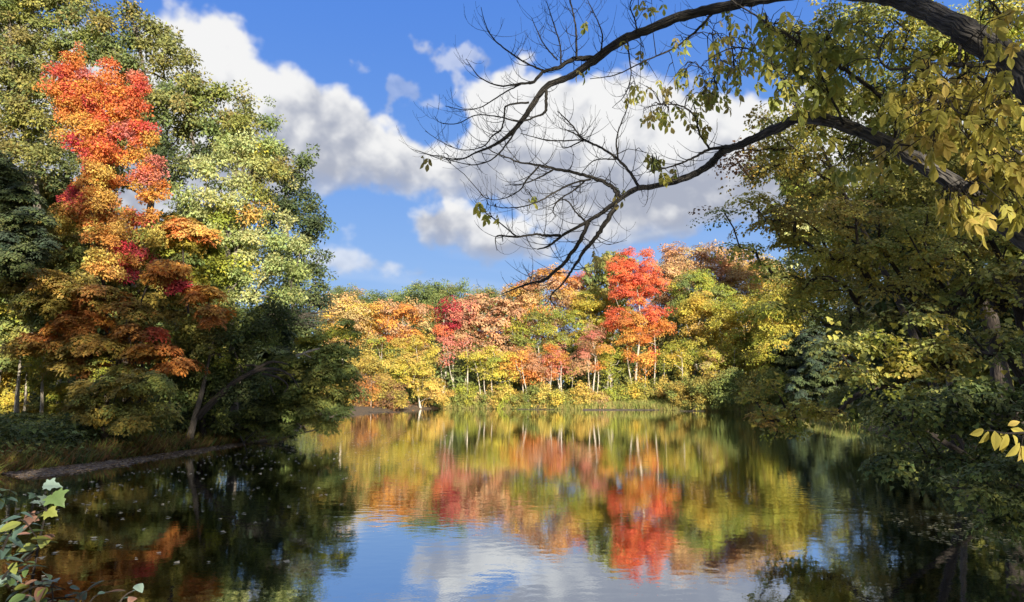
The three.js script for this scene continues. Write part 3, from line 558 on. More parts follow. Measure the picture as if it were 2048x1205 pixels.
  spots.forEach(([x, z, s], i) => { q.setFromAxisAngle(UP, rr() * 6.28); m4.compose(V(x, Math.max(-0.05, ground(x, z)) - 0.02, z), q, V(s, s, s)); grass.setMatrixAt(i, m4); const c = rr() < 0.5 ? [0.3, 0.27, 0.1] : rr() < 0.5 ? [0.18, 0.21, 0.06] : [0.38, 0.31, 0.15]; grass.setColorAt(i, col.setRGB(...c)); });
  tag(put(grass, 'shore_grass'), 'yellowish grass and sedge along the far waterline', 'grass', null, 'stuff');
  // grey logs lying along the far waterline
  for (const [x0, x1, y, label] of [[1165, 1320, 820.5, 'long grey log lying in the water below the scarlet maple'], [690, 800, 825, 'grey log along the shaded left end of the far shore'], [1035, 1110, 819.5, 'brown log at the waterline in the middle of the far shore'], [1360, 1410, 823, 'dark log at the waterline below the golden maple'], [1690, 1860, 826, 'pale thin log floating under the right bank branches']]) {
    const a = onWater(x0, y), b = onWater(x1, y + 0.3), pts = wobbly(a, b, 8, 0.01, rr); pts.forEach((p) => { p.y = 0.05; });
    const L = a.distanceTo(b), log = new THREE.Group(); log.position.copy(pts[0]); log.name = numbered('fallen_log'); scene.add(log);
    for (const p of pts) p.sub(log.position);
    const rad = pts.map((_, i) => Math.max(0.03, Math.min(0.13, L * 0.009)) * (1 - 0.06 * i));
    put(new THREE.Mesh(tube(pts, rad, 8), M_BARK.dark), 'stem', log);
    put(new THREE.Mesh(tube([pts[4], pts[4].clone().add(V(0.3, 0.35, 0.1)), pts[4].clone().add(V(0.5, 0.75, 0.15))], [0.04, 0.03, 0.012], 6), M_BARK.dark), 'branch_stub', log);
    tag(log, label, 'log');
  }
}

// ---------------------------------------------------------------- the left bank
const LEFT = 'trees of the left bank';
const left = (name, label, x, dist, lobes, pal, o = {}) => tree({ name, label, x, dist, lobes, pal, group: LEFT, bark: 'grey', spray: 'leafy', rb: 1.05, per: 8, size: 0.6, pack: 0.92, clump: 0.6, loose: 0.06, jitter: 0.2, ...o });
left('oak_tree', 'tall olive oak at the left edge reaching above the frame', 40, 41, [[60, 20, 70, 50, 'oak+olive'], [10, 60, 60, 60, 'oak'], [130, 30, 50, 40, 'oak+olive'], [150, 90, 50, 50, 'oak+olive'], [60, 110, 80, 60, 'oak'], [20, 180, 70, 60, 'oak'], [90, 220, 70, 60, 'oak+olive'], [30, 290, 70, 60, 'oak'], [100, 330, 60, 60, 'oak+deep'], [-60, 150, 80, 180, 'oak'], [90, -50, 110, 50, 'oak']], 'oak', { most: 200 });
left('oak_tree', 'tall green oak behind the red maple, its top against the cloud', 260, 38, [[240, 40, 42, 40, 'oak'], [215, 80, 60, 50, 'oak+olive'], [300, 90, 60, 40, 'oak'], [350, 130, 55, 40, 'oak+olive'], [300, 160, 75, 55, 'oak'], [395, 185, 52, 38, 'oak+olive'], [360, 230, 70, 50, 'oak'], [420, 240, 40, 34, 'green+oak'], [280, 260, 70, 70, 'oak'], [350, 310, 70, 60, 'oak+deep'], [240, 340, 60, 60, 'oak']], 'oak', { most: 420, top: [280, 60] });
left('oak_tree', 'small topped green oak between the big oak and the pale tree', 470, 40, [[490, 226, 30, 24, 'green+oak'], [512, 248, 22, 20, 'green'], [470, 250, 26, 22, 'green+oak'], [485, 285, 40, 22, 'oak'], [450, 300, 44, 40, 'oak+deep'], [520, 330, 46, 50, 'oak']], 'oak', { top: [488, 226] });
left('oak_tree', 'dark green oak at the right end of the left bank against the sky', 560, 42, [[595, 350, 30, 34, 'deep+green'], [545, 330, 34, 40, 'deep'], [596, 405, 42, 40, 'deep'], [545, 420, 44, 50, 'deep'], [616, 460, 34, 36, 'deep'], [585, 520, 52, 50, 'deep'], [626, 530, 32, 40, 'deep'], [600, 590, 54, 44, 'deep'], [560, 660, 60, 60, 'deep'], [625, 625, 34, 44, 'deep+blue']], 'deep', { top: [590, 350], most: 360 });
left('ash_tree', 'pale silvery green tree glowing in the sun beside the red maple', 470, 34, [[500, 265, 30, 22, 'pale+olive'], [465, 300, 46, 32, 'pale'], [520, 305, 34, 26, 'pale+lime'], [440, 350, 56, 36, 'pale'], [510, 360, 56, 36, 'pale+olive'], [400, 400, 50, 40, 'pale'], [470, 410, 66, 40, 'pale+lime'], [535, 420, 46, 34, 'pale+gold'], [420, 470, 56, 42, 'pale+lime'], [500, 480, 60, 40, 'pale'], [570, 490, 44, 34, 'pale'], [460, 540, 62, 44, 'lime+pale'], [545, 540, 62, 40, 'pale'], [500, 590, 56, 34, 'pale+lime'], [430, 590, 46, 40, 'lime+green'], [550, 590, 40, 26, 'pale']], 'pale', { spray: 'leafy', per: 9, size: 0.5, top: [490, 300], most: 400, jitter: 0.12 });
left('maple_tree', 'red and orange maple, tallest bright crown on the left bank', 215, 31, [
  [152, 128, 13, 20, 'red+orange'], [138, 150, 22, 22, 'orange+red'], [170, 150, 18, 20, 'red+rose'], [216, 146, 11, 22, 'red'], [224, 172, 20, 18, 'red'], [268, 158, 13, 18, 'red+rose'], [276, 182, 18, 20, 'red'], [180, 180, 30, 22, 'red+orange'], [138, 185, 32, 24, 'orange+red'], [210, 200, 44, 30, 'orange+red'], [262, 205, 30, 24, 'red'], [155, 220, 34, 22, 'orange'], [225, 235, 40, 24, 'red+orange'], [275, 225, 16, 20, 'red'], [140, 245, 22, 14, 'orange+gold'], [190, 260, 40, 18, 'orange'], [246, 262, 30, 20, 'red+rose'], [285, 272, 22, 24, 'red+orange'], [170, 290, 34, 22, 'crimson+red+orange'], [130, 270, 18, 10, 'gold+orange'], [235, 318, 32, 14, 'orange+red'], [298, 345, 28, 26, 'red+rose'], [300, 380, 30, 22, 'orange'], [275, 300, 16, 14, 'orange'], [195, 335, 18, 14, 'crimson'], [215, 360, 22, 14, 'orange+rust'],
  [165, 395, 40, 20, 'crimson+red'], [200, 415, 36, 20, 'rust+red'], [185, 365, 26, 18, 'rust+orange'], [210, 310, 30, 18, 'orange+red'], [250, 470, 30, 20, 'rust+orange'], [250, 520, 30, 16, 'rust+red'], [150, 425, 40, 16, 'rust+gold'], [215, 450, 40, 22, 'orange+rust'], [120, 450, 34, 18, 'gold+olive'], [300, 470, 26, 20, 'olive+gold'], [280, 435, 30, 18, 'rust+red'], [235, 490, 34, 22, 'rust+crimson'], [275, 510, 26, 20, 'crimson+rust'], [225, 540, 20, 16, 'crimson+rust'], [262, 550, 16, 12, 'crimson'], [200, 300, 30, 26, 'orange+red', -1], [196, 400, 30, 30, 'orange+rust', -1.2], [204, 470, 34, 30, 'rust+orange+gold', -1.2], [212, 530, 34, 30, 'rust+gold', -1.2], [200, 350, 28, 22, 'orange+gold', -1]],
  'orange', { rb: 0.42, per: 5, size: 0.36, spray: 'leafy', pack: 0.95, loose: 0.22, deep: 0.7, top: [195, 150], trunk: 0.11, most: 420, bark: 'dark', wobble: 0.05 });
left('maple_tree', 'golden orange maple bough tree in front of the pale tree', 372, 32, [[365, 458, 40, 20, 'gold+orange'], [405, 465, 26, 16, 'orange+gold'], [390, 485, 24, 12, 'yellow'], [345, 450, 20, 14, 'orange']], 'gold', { rb: 0.5, per: 7, size: 0.46, spray: 'fine', trunk: 0.1, bark: 'dark' });
left('maple_tree', 'low orange maple hanging over the left bank', 250, 29, [
  [330, 540, 44, 18, 'rust+orange'], [400, 580, 34, 16, 'rust+orange'], [365, 565, 16, 10, 'crimson+red'], [425, 630, 34, 18, 'orange+rust'], [120, 560, 60, 22, 'amber+gold'], [200, 590, 60, 24, 'rust+amber'], [90, 600, 60, 24, 'amber+olive'], [160, 640, 60, 26, 'rust+orange'], [250, 620, 50, 20, 'rust+amber'], [110, 680, 56, 24, 'rust+orange'], [290, 665, 46, 20, 'red+rust'], [200, 690, 60, 20, 'rust+amber'], [300, 700, 50, 18, 'rust+orange'], [345, 730, 36, 16, 'rust+orange'], [150, 720, 50, 18, 'rust+amber'], [60, 690, 40, 20, 'amber+rust'], [260, 735, 30, 12, 'amber+olive']],
  'rust', { rb: 0.55, per: 8, size: 0.5, spray: 'fine', top: [240, 600], trunk: 0.16, most: 400, bark: 'dark', flat: 0.45, bright: 1.0 });
left('maple_tree', 'olive gold maple filling between the red and the low orange maple', 300, 33, [[330, 470, 40, 50, 'lime+olive'], [310, 520, 50, 40, 'olive+gold'], [390, 520, 46, 40, 'lime+olive'], [300, 590, 60, 40, 'olive+amber'], [370, 610, 56, 40, 'olive+amber'], [100, 480, 70, 50, 'olive+amber'], [60, 560, 70, 40, 'amber+olive'], [30, 640, 50, 40, 'olive+green'], [180, 540, 70, 40, 'olive+amber']], 'olive', { rb: 0.7, per: 6, size: 0.52, spray: 'fine', bark: 'dark', most: 380, bright: 1.0 });
left('hemlock_tree', 'dark green drooping evergreen at the left edge', -30, 27, [[20, 395, 50, 36, 'deep+blue'], [56, 446, 44, 34, 'deep+blue'], [0, 470, 60, 50, 'deep+blue'], [70, 495, 34, 26, 'deep+blue'], [10, 345, 36, 30, 'deep'], [-60, 380, 60, 120, 'deep'], [30, 520, 50, 24, 'deep']], 'deep', { spray: 'fine', per: 9, size: 0.4, rb: 0.5, bark: 'dark', flat: 0.5 });
left('maple_tree', 'yellow green maple low at the left edge', -20, 33, [[40, 570, 70, 40, 'lime+amber'], [20, 620, 60, 40, 'olive+lime'], [90, 650, 50, 34, 'olive'], [30, 710, 60, 30, 'olive+green'], [100, 740, 40, 24, 'olive+lime']], 'lime', { rb: 0.7, per: 6, size: 0.5, spray: 'fine', bright: 1.0 });
left('maple_tree', 'olive yellow maple with bent dark trunk on the bank', 228, 26, [[250, 770, 50, 20, 'olive+amber'], [190, 780, 46, 22, 'amber+olive'], [300, 770, 40, 22, 'olive'], [230, 810, 54, 22, 'olive+amber'], [180, 820, 40, 18, 'amber'], [270, 835, 50, 20, 'olive+amber'], [320, 820, 30, 20, 'olive']], 'olive', { rb: 0.5, per: 6, size: 0.42, spray: 'fine', bark: 'dark', top: [205, 780], trunk: 0.12, wobble: 0.08, flat: 0.45, bright: 1.0 });
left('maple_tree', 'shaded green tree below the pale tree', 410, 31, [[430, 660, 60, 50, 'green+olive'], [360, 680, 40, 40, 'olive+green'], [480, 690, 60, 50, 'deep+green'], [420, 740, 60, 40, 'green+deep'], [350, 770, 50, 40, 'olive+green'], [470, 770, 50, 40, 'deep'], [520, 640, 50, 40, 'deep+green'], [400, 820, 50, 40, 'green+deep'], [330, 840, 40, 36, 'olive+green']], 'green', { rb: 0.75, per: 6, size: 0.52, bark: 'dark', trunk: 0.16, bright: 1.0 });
left('maple_tree', 'broad green tree spreading low over the water at the end of the left bank', 500, 33, [[690, 660, 26, 22, 'green+lime'], [640, 690, 40, 24, 'green+lime'], [680, 700, 34, 26, 'green'], [600, 730, 50, 28, 'green+olive'], [660, 740, 54, 28, 'green'], [560, 780, 50, 30, 'green'], [630, 780, 60, 30, 'green+olive'], [690, 770, 26, 30, 'green'], [540, 820, 50, 28, 'green+deep'], [610, 820, 60, 28, 'green+olive'], [670, 815, 36, 24, 'green'], [560, 850, 40, 18, 'green+deep'], [640, 845, 40, 16, 'olive+green'], [632, 684, 24, 20, 'lime'], [480, 850, 40, 26, 'green+deep']], 'green', { rb: 0.55, per: 6.5, size: 0.46, spray: 'fine', bark: 'dark', top: [600, 740], trunk: 0.13, most: 420, wobble: 0.06, flat: 0.5, bright: 1.0 });
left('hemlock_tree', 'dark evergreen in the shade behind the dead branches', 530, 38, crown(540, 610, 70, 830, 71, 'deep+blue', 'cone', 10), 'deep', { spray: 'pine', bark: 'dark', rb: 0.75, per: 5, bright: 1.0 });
left('maple_tree', 'small yellow understory tree dappled by sun at the left edge', 20, 34, [[20, 750, 36, 14, 'yellow+lime'], [10, 790, 40, 16, 'yellow'], [60, 770, 26, 12, 'lime+yellow'], [110, 745, 26, 12, 'lime'], [40, 820, 40, 12, 'yellow+amber']], 'yellow', { rb: 0.45, per: 6, size: 0.4, spray: 'fine', trunk: 0.05, bright: 1.0 });
left('maple_tree', 'small lime understory tree between the pale trunks', 110, 33, [[110, 790, 26, 14, 'lime'], [135, 770, 20, 12, 'lime+yellow'], [90, 815, 26, 12, 'olive+lime'], [140, 815, 26, 12, 'olive+lime']], 'lime', { rb: 0.45, per: 6, size: 0.4, spray: 'fine', trunk: 0.05, bright: 1.0 });
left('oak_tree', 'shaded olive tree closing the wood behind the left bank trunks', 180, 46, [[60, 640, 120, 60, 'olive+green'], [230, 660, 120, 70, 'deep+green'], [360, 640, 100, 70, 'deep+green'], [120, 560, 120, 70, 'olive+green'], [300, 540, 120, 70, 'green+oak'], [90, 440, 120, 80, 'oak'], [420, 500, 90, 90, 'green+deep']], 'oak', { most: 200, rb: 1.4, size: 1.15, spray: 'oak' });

// bare trunks catching the light inside the wood
{
  const trunkTree = (x, dist, topY, rad, label, bark = 'pale', lean = 0) => tree({ name: 'slender_tree', label, group: 'slender trunks in the left wood', x, dist, lobes: [[x + lean, topY, 26, 16, 'olive+lime'], [x + lean + 14, topY + 24, 22, 12, 'lime']], pal: 'olive', rb: 0.6, per: 5, size: 0.4, spray: 'fine', bark, top: [x + lean, topY], trunk: rad, wobble: 0.012 });
  trunkTree(40, 31, 700, 0.13, 'slender pale trunk nearest the left edge', 'pale', -3);
  trunkTree(52, 33, 690, 0.07, 'thin pale trunk just right of the leftmost one', 'pale', 4);
  trunkTree(86, 32, 700, 0.1, 'slender pale trunk between the two yellow understory trees', 'pale', 3);
  trunkTree(140, 34, 680, 0.11, 'pale trunk behind the lime understory tree', 'pale', -6);
  trunkTree(122, 39, 670, 0.2, 'stout pale trunk far back in the left wood', 'pale', 2);
  trunkTree(191, 29, 720, 0.06, 'thin white stem beside the bent dark trunk', 'pale', 2);
  trunkTree(335, 36, 590, 0.14, 'white trunk gleaming above the red lower bough', 'pale', 22);
  trunkTree(420, 32, 700, 0.12, 'grey trunk among the shaded green trees', 'grey', 8);
  trunkTree(395, 30, 690, 0.17, 'grey brown leaning trunk left of the dead arching limb', 'grey', 30);
  trunkTree(14, 36, 690, 0.14, 'dark trunk at the extreme left of the wood', 'dark', 5);
  trunkTree(290, 35, 660, 0.15, 'dark trunk behind the olive yellow maple', 'dark', -4);
}
// the arching dead limb over the water, and the bleached brush behind it
function deadWood(name, label, dist, lines, mat = M_BARK.dead, sub = 'limb', wig = 0.02, kind = 'dead branch') {
  const r = rng(Math.round(dist * 100 + lines[0][0][0])), root = new THREE.Group(), o = at(lines[0][0][0], lines[0][0][1], dist);
  root.position.copy(o); root.name = numbered(name); scene.add(root);
  for (const line of lines) {
    const pts = line.map(([x, y, , dz]) => at(x, y, dist + (dz ?? 0)).sub(o)), curve = new THREE.CatmullRomCurve3(pts, false, 'centripetal'), n = Math.max(8, line.length * 5), p = curve.getPoints(n);
    const rad = p.map((_, i) => { const t = i / n * (line.length - 1), k = Math.min(line.length - 2, Math.floor(t)); return lerp(line[k][2], line[k + 1][2], t - k) * dist / FOCAL / 2; });
    for (let i = 1; i < p.length; i++) p[i].add(V((r() - 0.5), (r() - 0.5), (r() - 0.5)).multiplyScalar(wig));
    put(new THREE.Mesh(tube(p, rad, 6), mat), sub, root);
  }
  tag(root, label, kind);
  return root;
}
deadWood('leaning_tree', 'dark leaning trunk arching over the water with bleached dead limbs', 30, [
  [[395, 835, 15], [440, 790, 13], [490, 752, 9], [540, 738, 6], [575, 748, 4], [598, 775, 2]],
  [[490, 752, 8], [520, 734, 6], [545, 724, 5], [575, 729, 3]], [[480, 731, 4], [510, 732, 4], [545, 745, 3], [590, 750, 2]], [[525, 748, 5], [555, 755, 4], [575, 772, 3], [568, 785, 2]], [[540, 770, 3], [548, 790, 2]], [[460, 692, 2], [475, 718, 3], [485, 745, 4]]], M_BARK.dark, 'limb', 0.02, 'leaning tree');
deadWood('bleached_branch', 'bleached bare branch lying across the broad green tree', 31.5, [[[592, 712, 5], [615, 704, 4], [640, 697, 3]], [[606, 707, 3], [622, 716, 2]]]);
{
  const r = rng(31), lines = [];
  for (let i = 0; i < 26; i++) { const y = 628 + r() * 26, a = -0.5 + r() * 0.75, L = 60 + r() * 90, x0 = 532 + r() * 30; lines.push([[x0, y, 1.5], [x0 + L * 0.5, y + Math.sin(a) * L * 0.25 - 3, 1.2], [x0 + L, y + Math.sin(a) * L * 0.6, 0.6]]); }
  deadWood('fallen_treetop', 'bleached twiggy top of a fallen tree against the dark evergreen', 35, lines, M_BARK.grey, 'twig', 0.03);
}
deadWood('fallen_branch', 'forked dead branch standing in the dark water by the left bank', 28, [[[480, 872, 2], [490, 895, 2], [494, 906, 1.5]], [[488, 885, 2], [500, 872, 1.5], [512, 862, 1]]], M_BARK.dark);
deadWood('fallen_branch', 'long thin dead branch lying on the water below the broad green tree', 33, [[[415, 876, 4], [470, 874, 4], [530, 873, 3]], [[520, 885, 4], [580, 872, 4], [650, 856, 2]]]);

// green ground cover on the bank, leaf litter on the water's edge
{
  const r = rng(12), col = new THREE.Color(), m4 = new THREE.Matrix4(), q = new THREE.Quaternion();
  const scatter = (name, label, geo, n, place, size, pals, kindLabel, mat = M_LEAF) => {
    const mesh = new THREE.InstancedMesh(geo, mat, n); let k = 0;
    for (let i = 0; i < n * 20 && k < n; i++) {
      const p = place(); if (!p) continue;
      q.setFromEuler(new THREE.Euler((r() - 0.5) * 0.7, r() * 6.28, (r() - 0.5) * 0.7)); const s = size * (0.6 + 0.8 * r());
      m4.compose(p, q, V(s, s, s)); mesh.setMatrixAt(k, m4); const c = pick(pals, r), j = 0.75 + r() * 0.5; mesh.setColorAt(k, col.setRGB(c[0] * j, c[1] * j, c[2] * j)); k++;
    }
    mesh.count = k; tag(put(mesh, name), label, kindLabel, null, 'stuff'); return mesh;
  };
  scatter('ground_cover', 'dark green ground cover and ferns on the left bank', SPRAY.low[0], 3800, () => { const z = -17 - r() * 24, x = -30 + r() * 21, d = shoreSD(x, z); return d > 0.25 && d < 9 ? V(x, ground(x, z) + r() * 0.75 * sstep(0.2, 1.6, d), z) : null; }, 0.42, 'green+deep+deep+olive', 'ground cover');
  scatter('undergrowth', 'leafy undergrowth on the right bank', SPRAY.low[1], 2400, () => { const z = -4 - r() * 55, x = 7 + r() * 32, d = shoreSD(x, z); return d > -0.25 && d < 10 ? V(x, Math.max(0.12, ground(x, z)) + r() * 0.8, z) : null; }, 0.42, 'green+deep+deep+olive', 'undergrowth');
  scatter('bank_undergrowth', 'mixed undergrowth behind the left wood', SPRAY.leafy[1], 900, () => { const z = -36 - r() * 40, x = -44 + r() * 34, d = shoreSD(x, z); return d > 3 ? V(x, ground(x, z) + r() * 2.6, z) : null; }, 0.8, 'deep+olive+green', 'undergrowth');
  // rank grass and stubble hanging over the left waterline
  const tuft = sheet();
  for (let i = 0; i < 22; i++) { const a = r() * 6.28, l = 0.2 + r() * 0.3; addLeaf(tuft, V((r() - 0.5) * 0.5, 0, (r() - 0.5) * 0.5), V(Math.cos(a) * 0.55, 1, Math.sin(a) * 0.55).normalize(), V(-Math.sin(a), 0.2, Math.cos(a)).normalize(), l, [[0, 0.02], [0.5, 0.03], [1, 0]], [0.8 + r() * 0.4, 0.9 + r() * 0.2, 0.8], 0.2, 0.5); }
  scatter('bank_grass', 'dull grass and dead stems overhanging the edge of the left bank', toGeometry(tuft), 1300, () => { const z = -16 - r() * 26, x = -20 + r() * 12, d = shoreSD(x, z); return d > 0.02 && d < 1.1 ? V(x, Math.max(0, ground(x, z)) - 0.02, z) : null; }, 0.85, 'olive+brown+deep+brown', 'grass');
  // single fallen leaves
  const one = sheet(); addLeaf(one, V(-0.5, 0, 0), V(1, 0, 0), UP, 1, MAPLE, [1, 1, 1], 0.12, 0.08); const leafG = toGeometry(one);
  const flat = (name, label, n, place, size, tint, kindLabel) => {
    const mesh = new THREE.InstancedMesh(leafG, M_NEAR, n); let k = 0;
    for (let i = 0; i < n * 30 && k < n; i++) { const p = place(); if (!p) continue; q.setFromEuler(new THREE.Euler((r() - 0.5) * 0.3, r() * 6.28, (r() - 0.5) * 0.3)); const s = size * (0.6 + 0.7 * r()); m4.compose(p, q, V(s, s, s)); mesh.setMatrixAt(k, m4); const c = tint(); mesh.setColorAt(k, col.setRGB(...c)); k++; }
    mesh.count = k; tag(put(mesh, name), label, kindLabel, null, 'stuff');
  };
  flat('leaf_litter', 'band of fallen leaves floating along the edge of the left bank', 5200, () => { const t = r(), i = Math.floor(t * 4.4), a = SHORE[i], b = SHORE[i + 1], u = r(), off = Math.pow(r(), 1.3) * lerp(2.2, 0.9, t); return V(lerp(a[0], b[0], u) + off * 0.8, 0.012 + r() * 0.02, lerp(a[1], b[1], u) + off * 0.65); }, 0.115, () => { const k = 0.5 + r() * 0.9; return r() < 0.3 ? [0.36 * k, 0.28 * k, 0.18 * k] : r() < 0.2 ? [0.34 * k, 0.2 * k, 0.06 * k] : [0.15 * k, 0.1 * k, 0.075 * k]; }, 'leaf litter');
  flat('floating_leaves', 'scattered pale leaves floating on the dark water', 620, () => { const z = -9 - Math.pow(r(), 0.8) * 34, x = -11 + r() * 8 + (z + 9) * -0.02; const d = shoreSD(x, z); return d < -0.6 && r() < Math.exp((d + 0.6) * 0.2) ? V(x, 0.012, z) : null; }, 0.085, () => { const k = 0.7 + r() * 0.6; return [0.5 * k, 0.45 * k, 0.34 * k]; }, 'floating leaves');
  flat('floating_leaves', 'patch of yellowish leaves floating below the green shrub at right', 260, () => { const z = -8.2 - r() * 6, x = 5.4 + r() * 5; const d = shoreSD(x, z); return d < -0.05 && d > -1.7 ? V(x, 0.012, z) : null; }, 0.075, () => { const k = 0.7 + r() * 0.6; return [0.42 * k, 0.38 * k, 0.18 * k]; }, 'floating leaves');
}

// ---------------------------------------------------------------- the right bank
const RIGHT = 'trees of the right bank';
const right = (name, label, x, dist, lobes, pal, o = {}) => tree({ name, label, x, dist, lobes, pal, group: RIGHT, bark: 'dark', spray: 'leafy', rb: 0.75, per: 5.5, size: 0.5, loose: 0.25, jitter: 0.3, bright: 0.95, ...o });
right('maple_tree', 'tall olive gold maple filling the top right behind the hickory limbs', 2000, 22, [[1640, 90, 90, 60, 'sage+olive'], [1760, 60, 90, 60, 'sage+olive'], [1880, 110, 100, 70, 'sage+lime'], [1700, 180, 100, 60, 'sage+olive'], [1830, 220, 110, 60, 'sage+olive+honey'], [1980, 180, 100, 80, 'honey+sage'], [1620, 230, 60, 40, 'sage+olive'], [1740, 290, 90, 40, 'sage+olive'], [2000, 40, 100, 60, 'sage+olive'], [1560, 330, 60, 34, 'sage+olive'], [1900, 330, 110, 60, 'sage+olive+honey'], [1780, 390, 90, 44, 'sage+olive'], [1660, 400, 70, 36, 'olive+sage'], [1900, 420, 100, 50, 'olive+sage'], [2060, 320, 90, 90, 'sage+olive+honey']], 'olive', { most: 420, trunk: 0.3, bark: 'dark', top: [1880, 120], pack: 0.95, per: 5.2, size: 0.45, loose: 0.3, bright: 1.0 });
right('beech_tree', 'copper leaved drooping tree with fine twigs against the white cloud', 1700, 19, [[1530, 235, 34, 26, 'amber+olive'], [1490, 300, 40, 24, 'brown+amber'], [1545, 290, 44, 30, 'honey+sage'], [1590, 320, 60, 34, 'sage+honey'], [1470, 330, 26, 14, 'rust+brown'], [1520, 345, 40, 18, 'amber+olive'], [1600, 250, 50, 40, 'sage+honey'], [1640, 370, 70, 36, 'sage+honey']], 'amber', { rb: 0.4, per: 4.5, size: 0.36, spray: 'copper', trunk: 0.14, bark: 'dark', top: [1640, 260], flat: 0.5 });
right('maple_tree', 'olive maple with long drooping boughs reaching left over the pond', 2150, 15, [[1450, 440, 32, 16, 'olive+brown'], [1500, 410, 40, 20, 'sage+honey'], [1480, 490, 44, 20, 'sage+honey'], [1560, 440, 60, 30, 'amber+olive'], [1620, 490, 70, 30, 'sage+honey'], [1540, 540, 50, 24, 'sage+lime'], [1700, 440, 70, 34, 'honey+gold'], [1720, 510, 80, 30, 'sage+honey'], [1800, 450, 80, 36, 'honey+sage'], [1640, 570, 60, 24, 'sage+honey'], [1560, 620, 50, 22, 'sage+lime'], [1860, 520, 90, 36, 'honey+sage'], [1960, 480, 90, 40, 'honey+sage'], [1760, 580, 80, 28, 'sage+honey'], [1680, 640, 60, 26, 'olive'], [1980, 590, 90, 40, 'sage+honey'], [1870, 620, 80, 30, 'amber+olive']], 'olive', { rb: 0.42, per: 6.5, size: 0.27, loose: 0.4, spray: 'near', trunk: 0.22, bark: 'dark', top: [1960, 470], most: 420, flat: 0.4, mat: M_NEAR });
right('maple_tree', 'yellow olive maple boughs hanging low before the dark wood at right', 2190, 12, [[1740, 690, 70, 26, 'sage+lime'], [1800, 730, 60, 26, 'lime+honey'], [1860, 690, 70, 24, 'honey+sage'], [1700, 740, 50, 22, 'sage+honey'], [1790, 780, 50, 18, 'sage+lime'], [1920, 720, 60, 24, 'olive+green'], [1990, 690, 70, 30, 'olive+green'], [1850, 640, 60, 20, 'honey+sage'], [1680, 690, 40, 20, 'olive']], 'olive', { rb: 0.36, per: 6.5, size: 0.25, loose: 0.3, spray: 'near', trunk: 0.14, bark: 'dark', top: [1960, 640], flat: 0.4, mat: M_NEAR, leafParts: 240, leafLength: 0.095 });
right('maple_tree', 'yellow leaved bough dipping to the water in front of the far right shore', 2000, 16.5, [[1500, 800, 34, 16, 'lime+honey'], [1540, 780, 30, 16, 'honey+lime'], [1525, 835, 40, 16, 'lime+gold'], [1590, 815, 50, 18, 'honey+lime'], [1570, 850, 30, 16, 'lime+honey'], [1640, 830, 36, 14, 'honey+amber'], [1560, 875, 18, 10, 'lime']], 'lime', { rb: 0.36, per: 5, size: 0.25, loose: 0.3, spray: 'near', trunk: 0.1, bark: 'dark', top: [1700, 760], flat: 0.5, mat: M_NEAR, leafParts: 160, leafLength: 0.11, tones: 'gold' });
right('pine_tree', 'pale yellow green pine top glowing against the cloud', 1600, 92, [[1588, 372, 20, 26, 'pale+lime'], [1600, 400, 34, 22, 'pale+gold'], [1580, 430, 30, 20, 'pale+lime'], [1610, 450, 50, 30, 'lime+pale']], 'pale', { spray: 'pine', rb: 1.1, per: 7, size: 1.3, top: [1588, 350] });
right('maple_tree', 'sunlit gold crown glimpsed through the olive boughs at right', 1850, 36, [[1690, 440, 50, 26, 'gold+yellow'], [1740, 420, 40, 24, 'yellow+lime'], [1660, 530, 50, 24, 'lime+yellow'], [1720, 500, 60, 30, 'lime+gold'], [1620, 590, 60, 40, 'yellow+lime'], [1580, 540, 40, 30, 'lime+pale']], 'gold', { rb: 0.7, per: 5 });
right('oak_tree', 'dark green oak deep behind the drooping maple boughs', 1850, 32, crown(1860, 260, 150, 800, 41, 'oak+deep', 'round', 14), 'oak', { rb: 1.2, size: 0.95, most: 170, spray: 'oak' });
right('oak_tree', 'tall dark oak at the right edge closing the wood', 2080, 26, crown(2080, 230, 150, 820, 42, 'deep+olive', 'round', 14), 'deep', { rb: 1.2, size: 0.95, most: 170, spray: 'oak' });
right('hemlock_tree', 'blue green evergreen low behind the hanging bough at right', 1650, 70, crown(1640, 650, 80, 820, 43, 'blue+deep', 'cone', 12), 'blue', { spray: 'pine', bark: 'dark', rb: 0.85, per: 5 });
right('viburnum_shrub', 'dull olive shrub on the right shore beyond the green maple shrub', 1800, 36, [[1720, 800, 60, 34, 'olive+green'], [1780, 780, 60, 40, 'green+olive'], [1820, 820, 50, 30, 'green+deep']], 'olive', { category: 'shrub', rb: 0.6, per: 6, size: 0.5, trunk: 0.06 });
right('maple_shrub', 'dark green young maple spreading over the water at lower right', 2020, 10.5, [[1800, 815, 50, 22, 'green+deep'], [1870, 800, 70, 26, 'green+deep'], [1950, 790, 80, 34, 'green+deep'], [2040, 800, 70, 40, 'green+deep'], [1830, 850, 50, 20, 'green+deep'], [1900, 845, 60, 24, 'green+deep'], [1990, 850, 70, 34, 'deep+green'], [1790, 925, 36, 14, 'deep+green'], [1850, 915, 50, 18, 'deep+green'], [1930, 915, 60, 24, 'green+deep'], [2020, 920, 60, 34, 'green+deep'], [1880, 955, 44, 16, 'green+deep'], [1960, 975, 60, 22, 'deep+green'], [2030, 1000, 50, 26, 'green+deep'], [1975, 1030, 40, 12, 'green+deep']], 'green+deep', { category: 'shrub', rb: 0.28, per: 4, size: 0.27, spray: 'low', trunk: 0.06, bark: 'dark', top: [1960, 850], flat: 0.45, most: 420, wobble: 0.08, leafParts: 300, leafLength: 0.075, tones: 'green' });
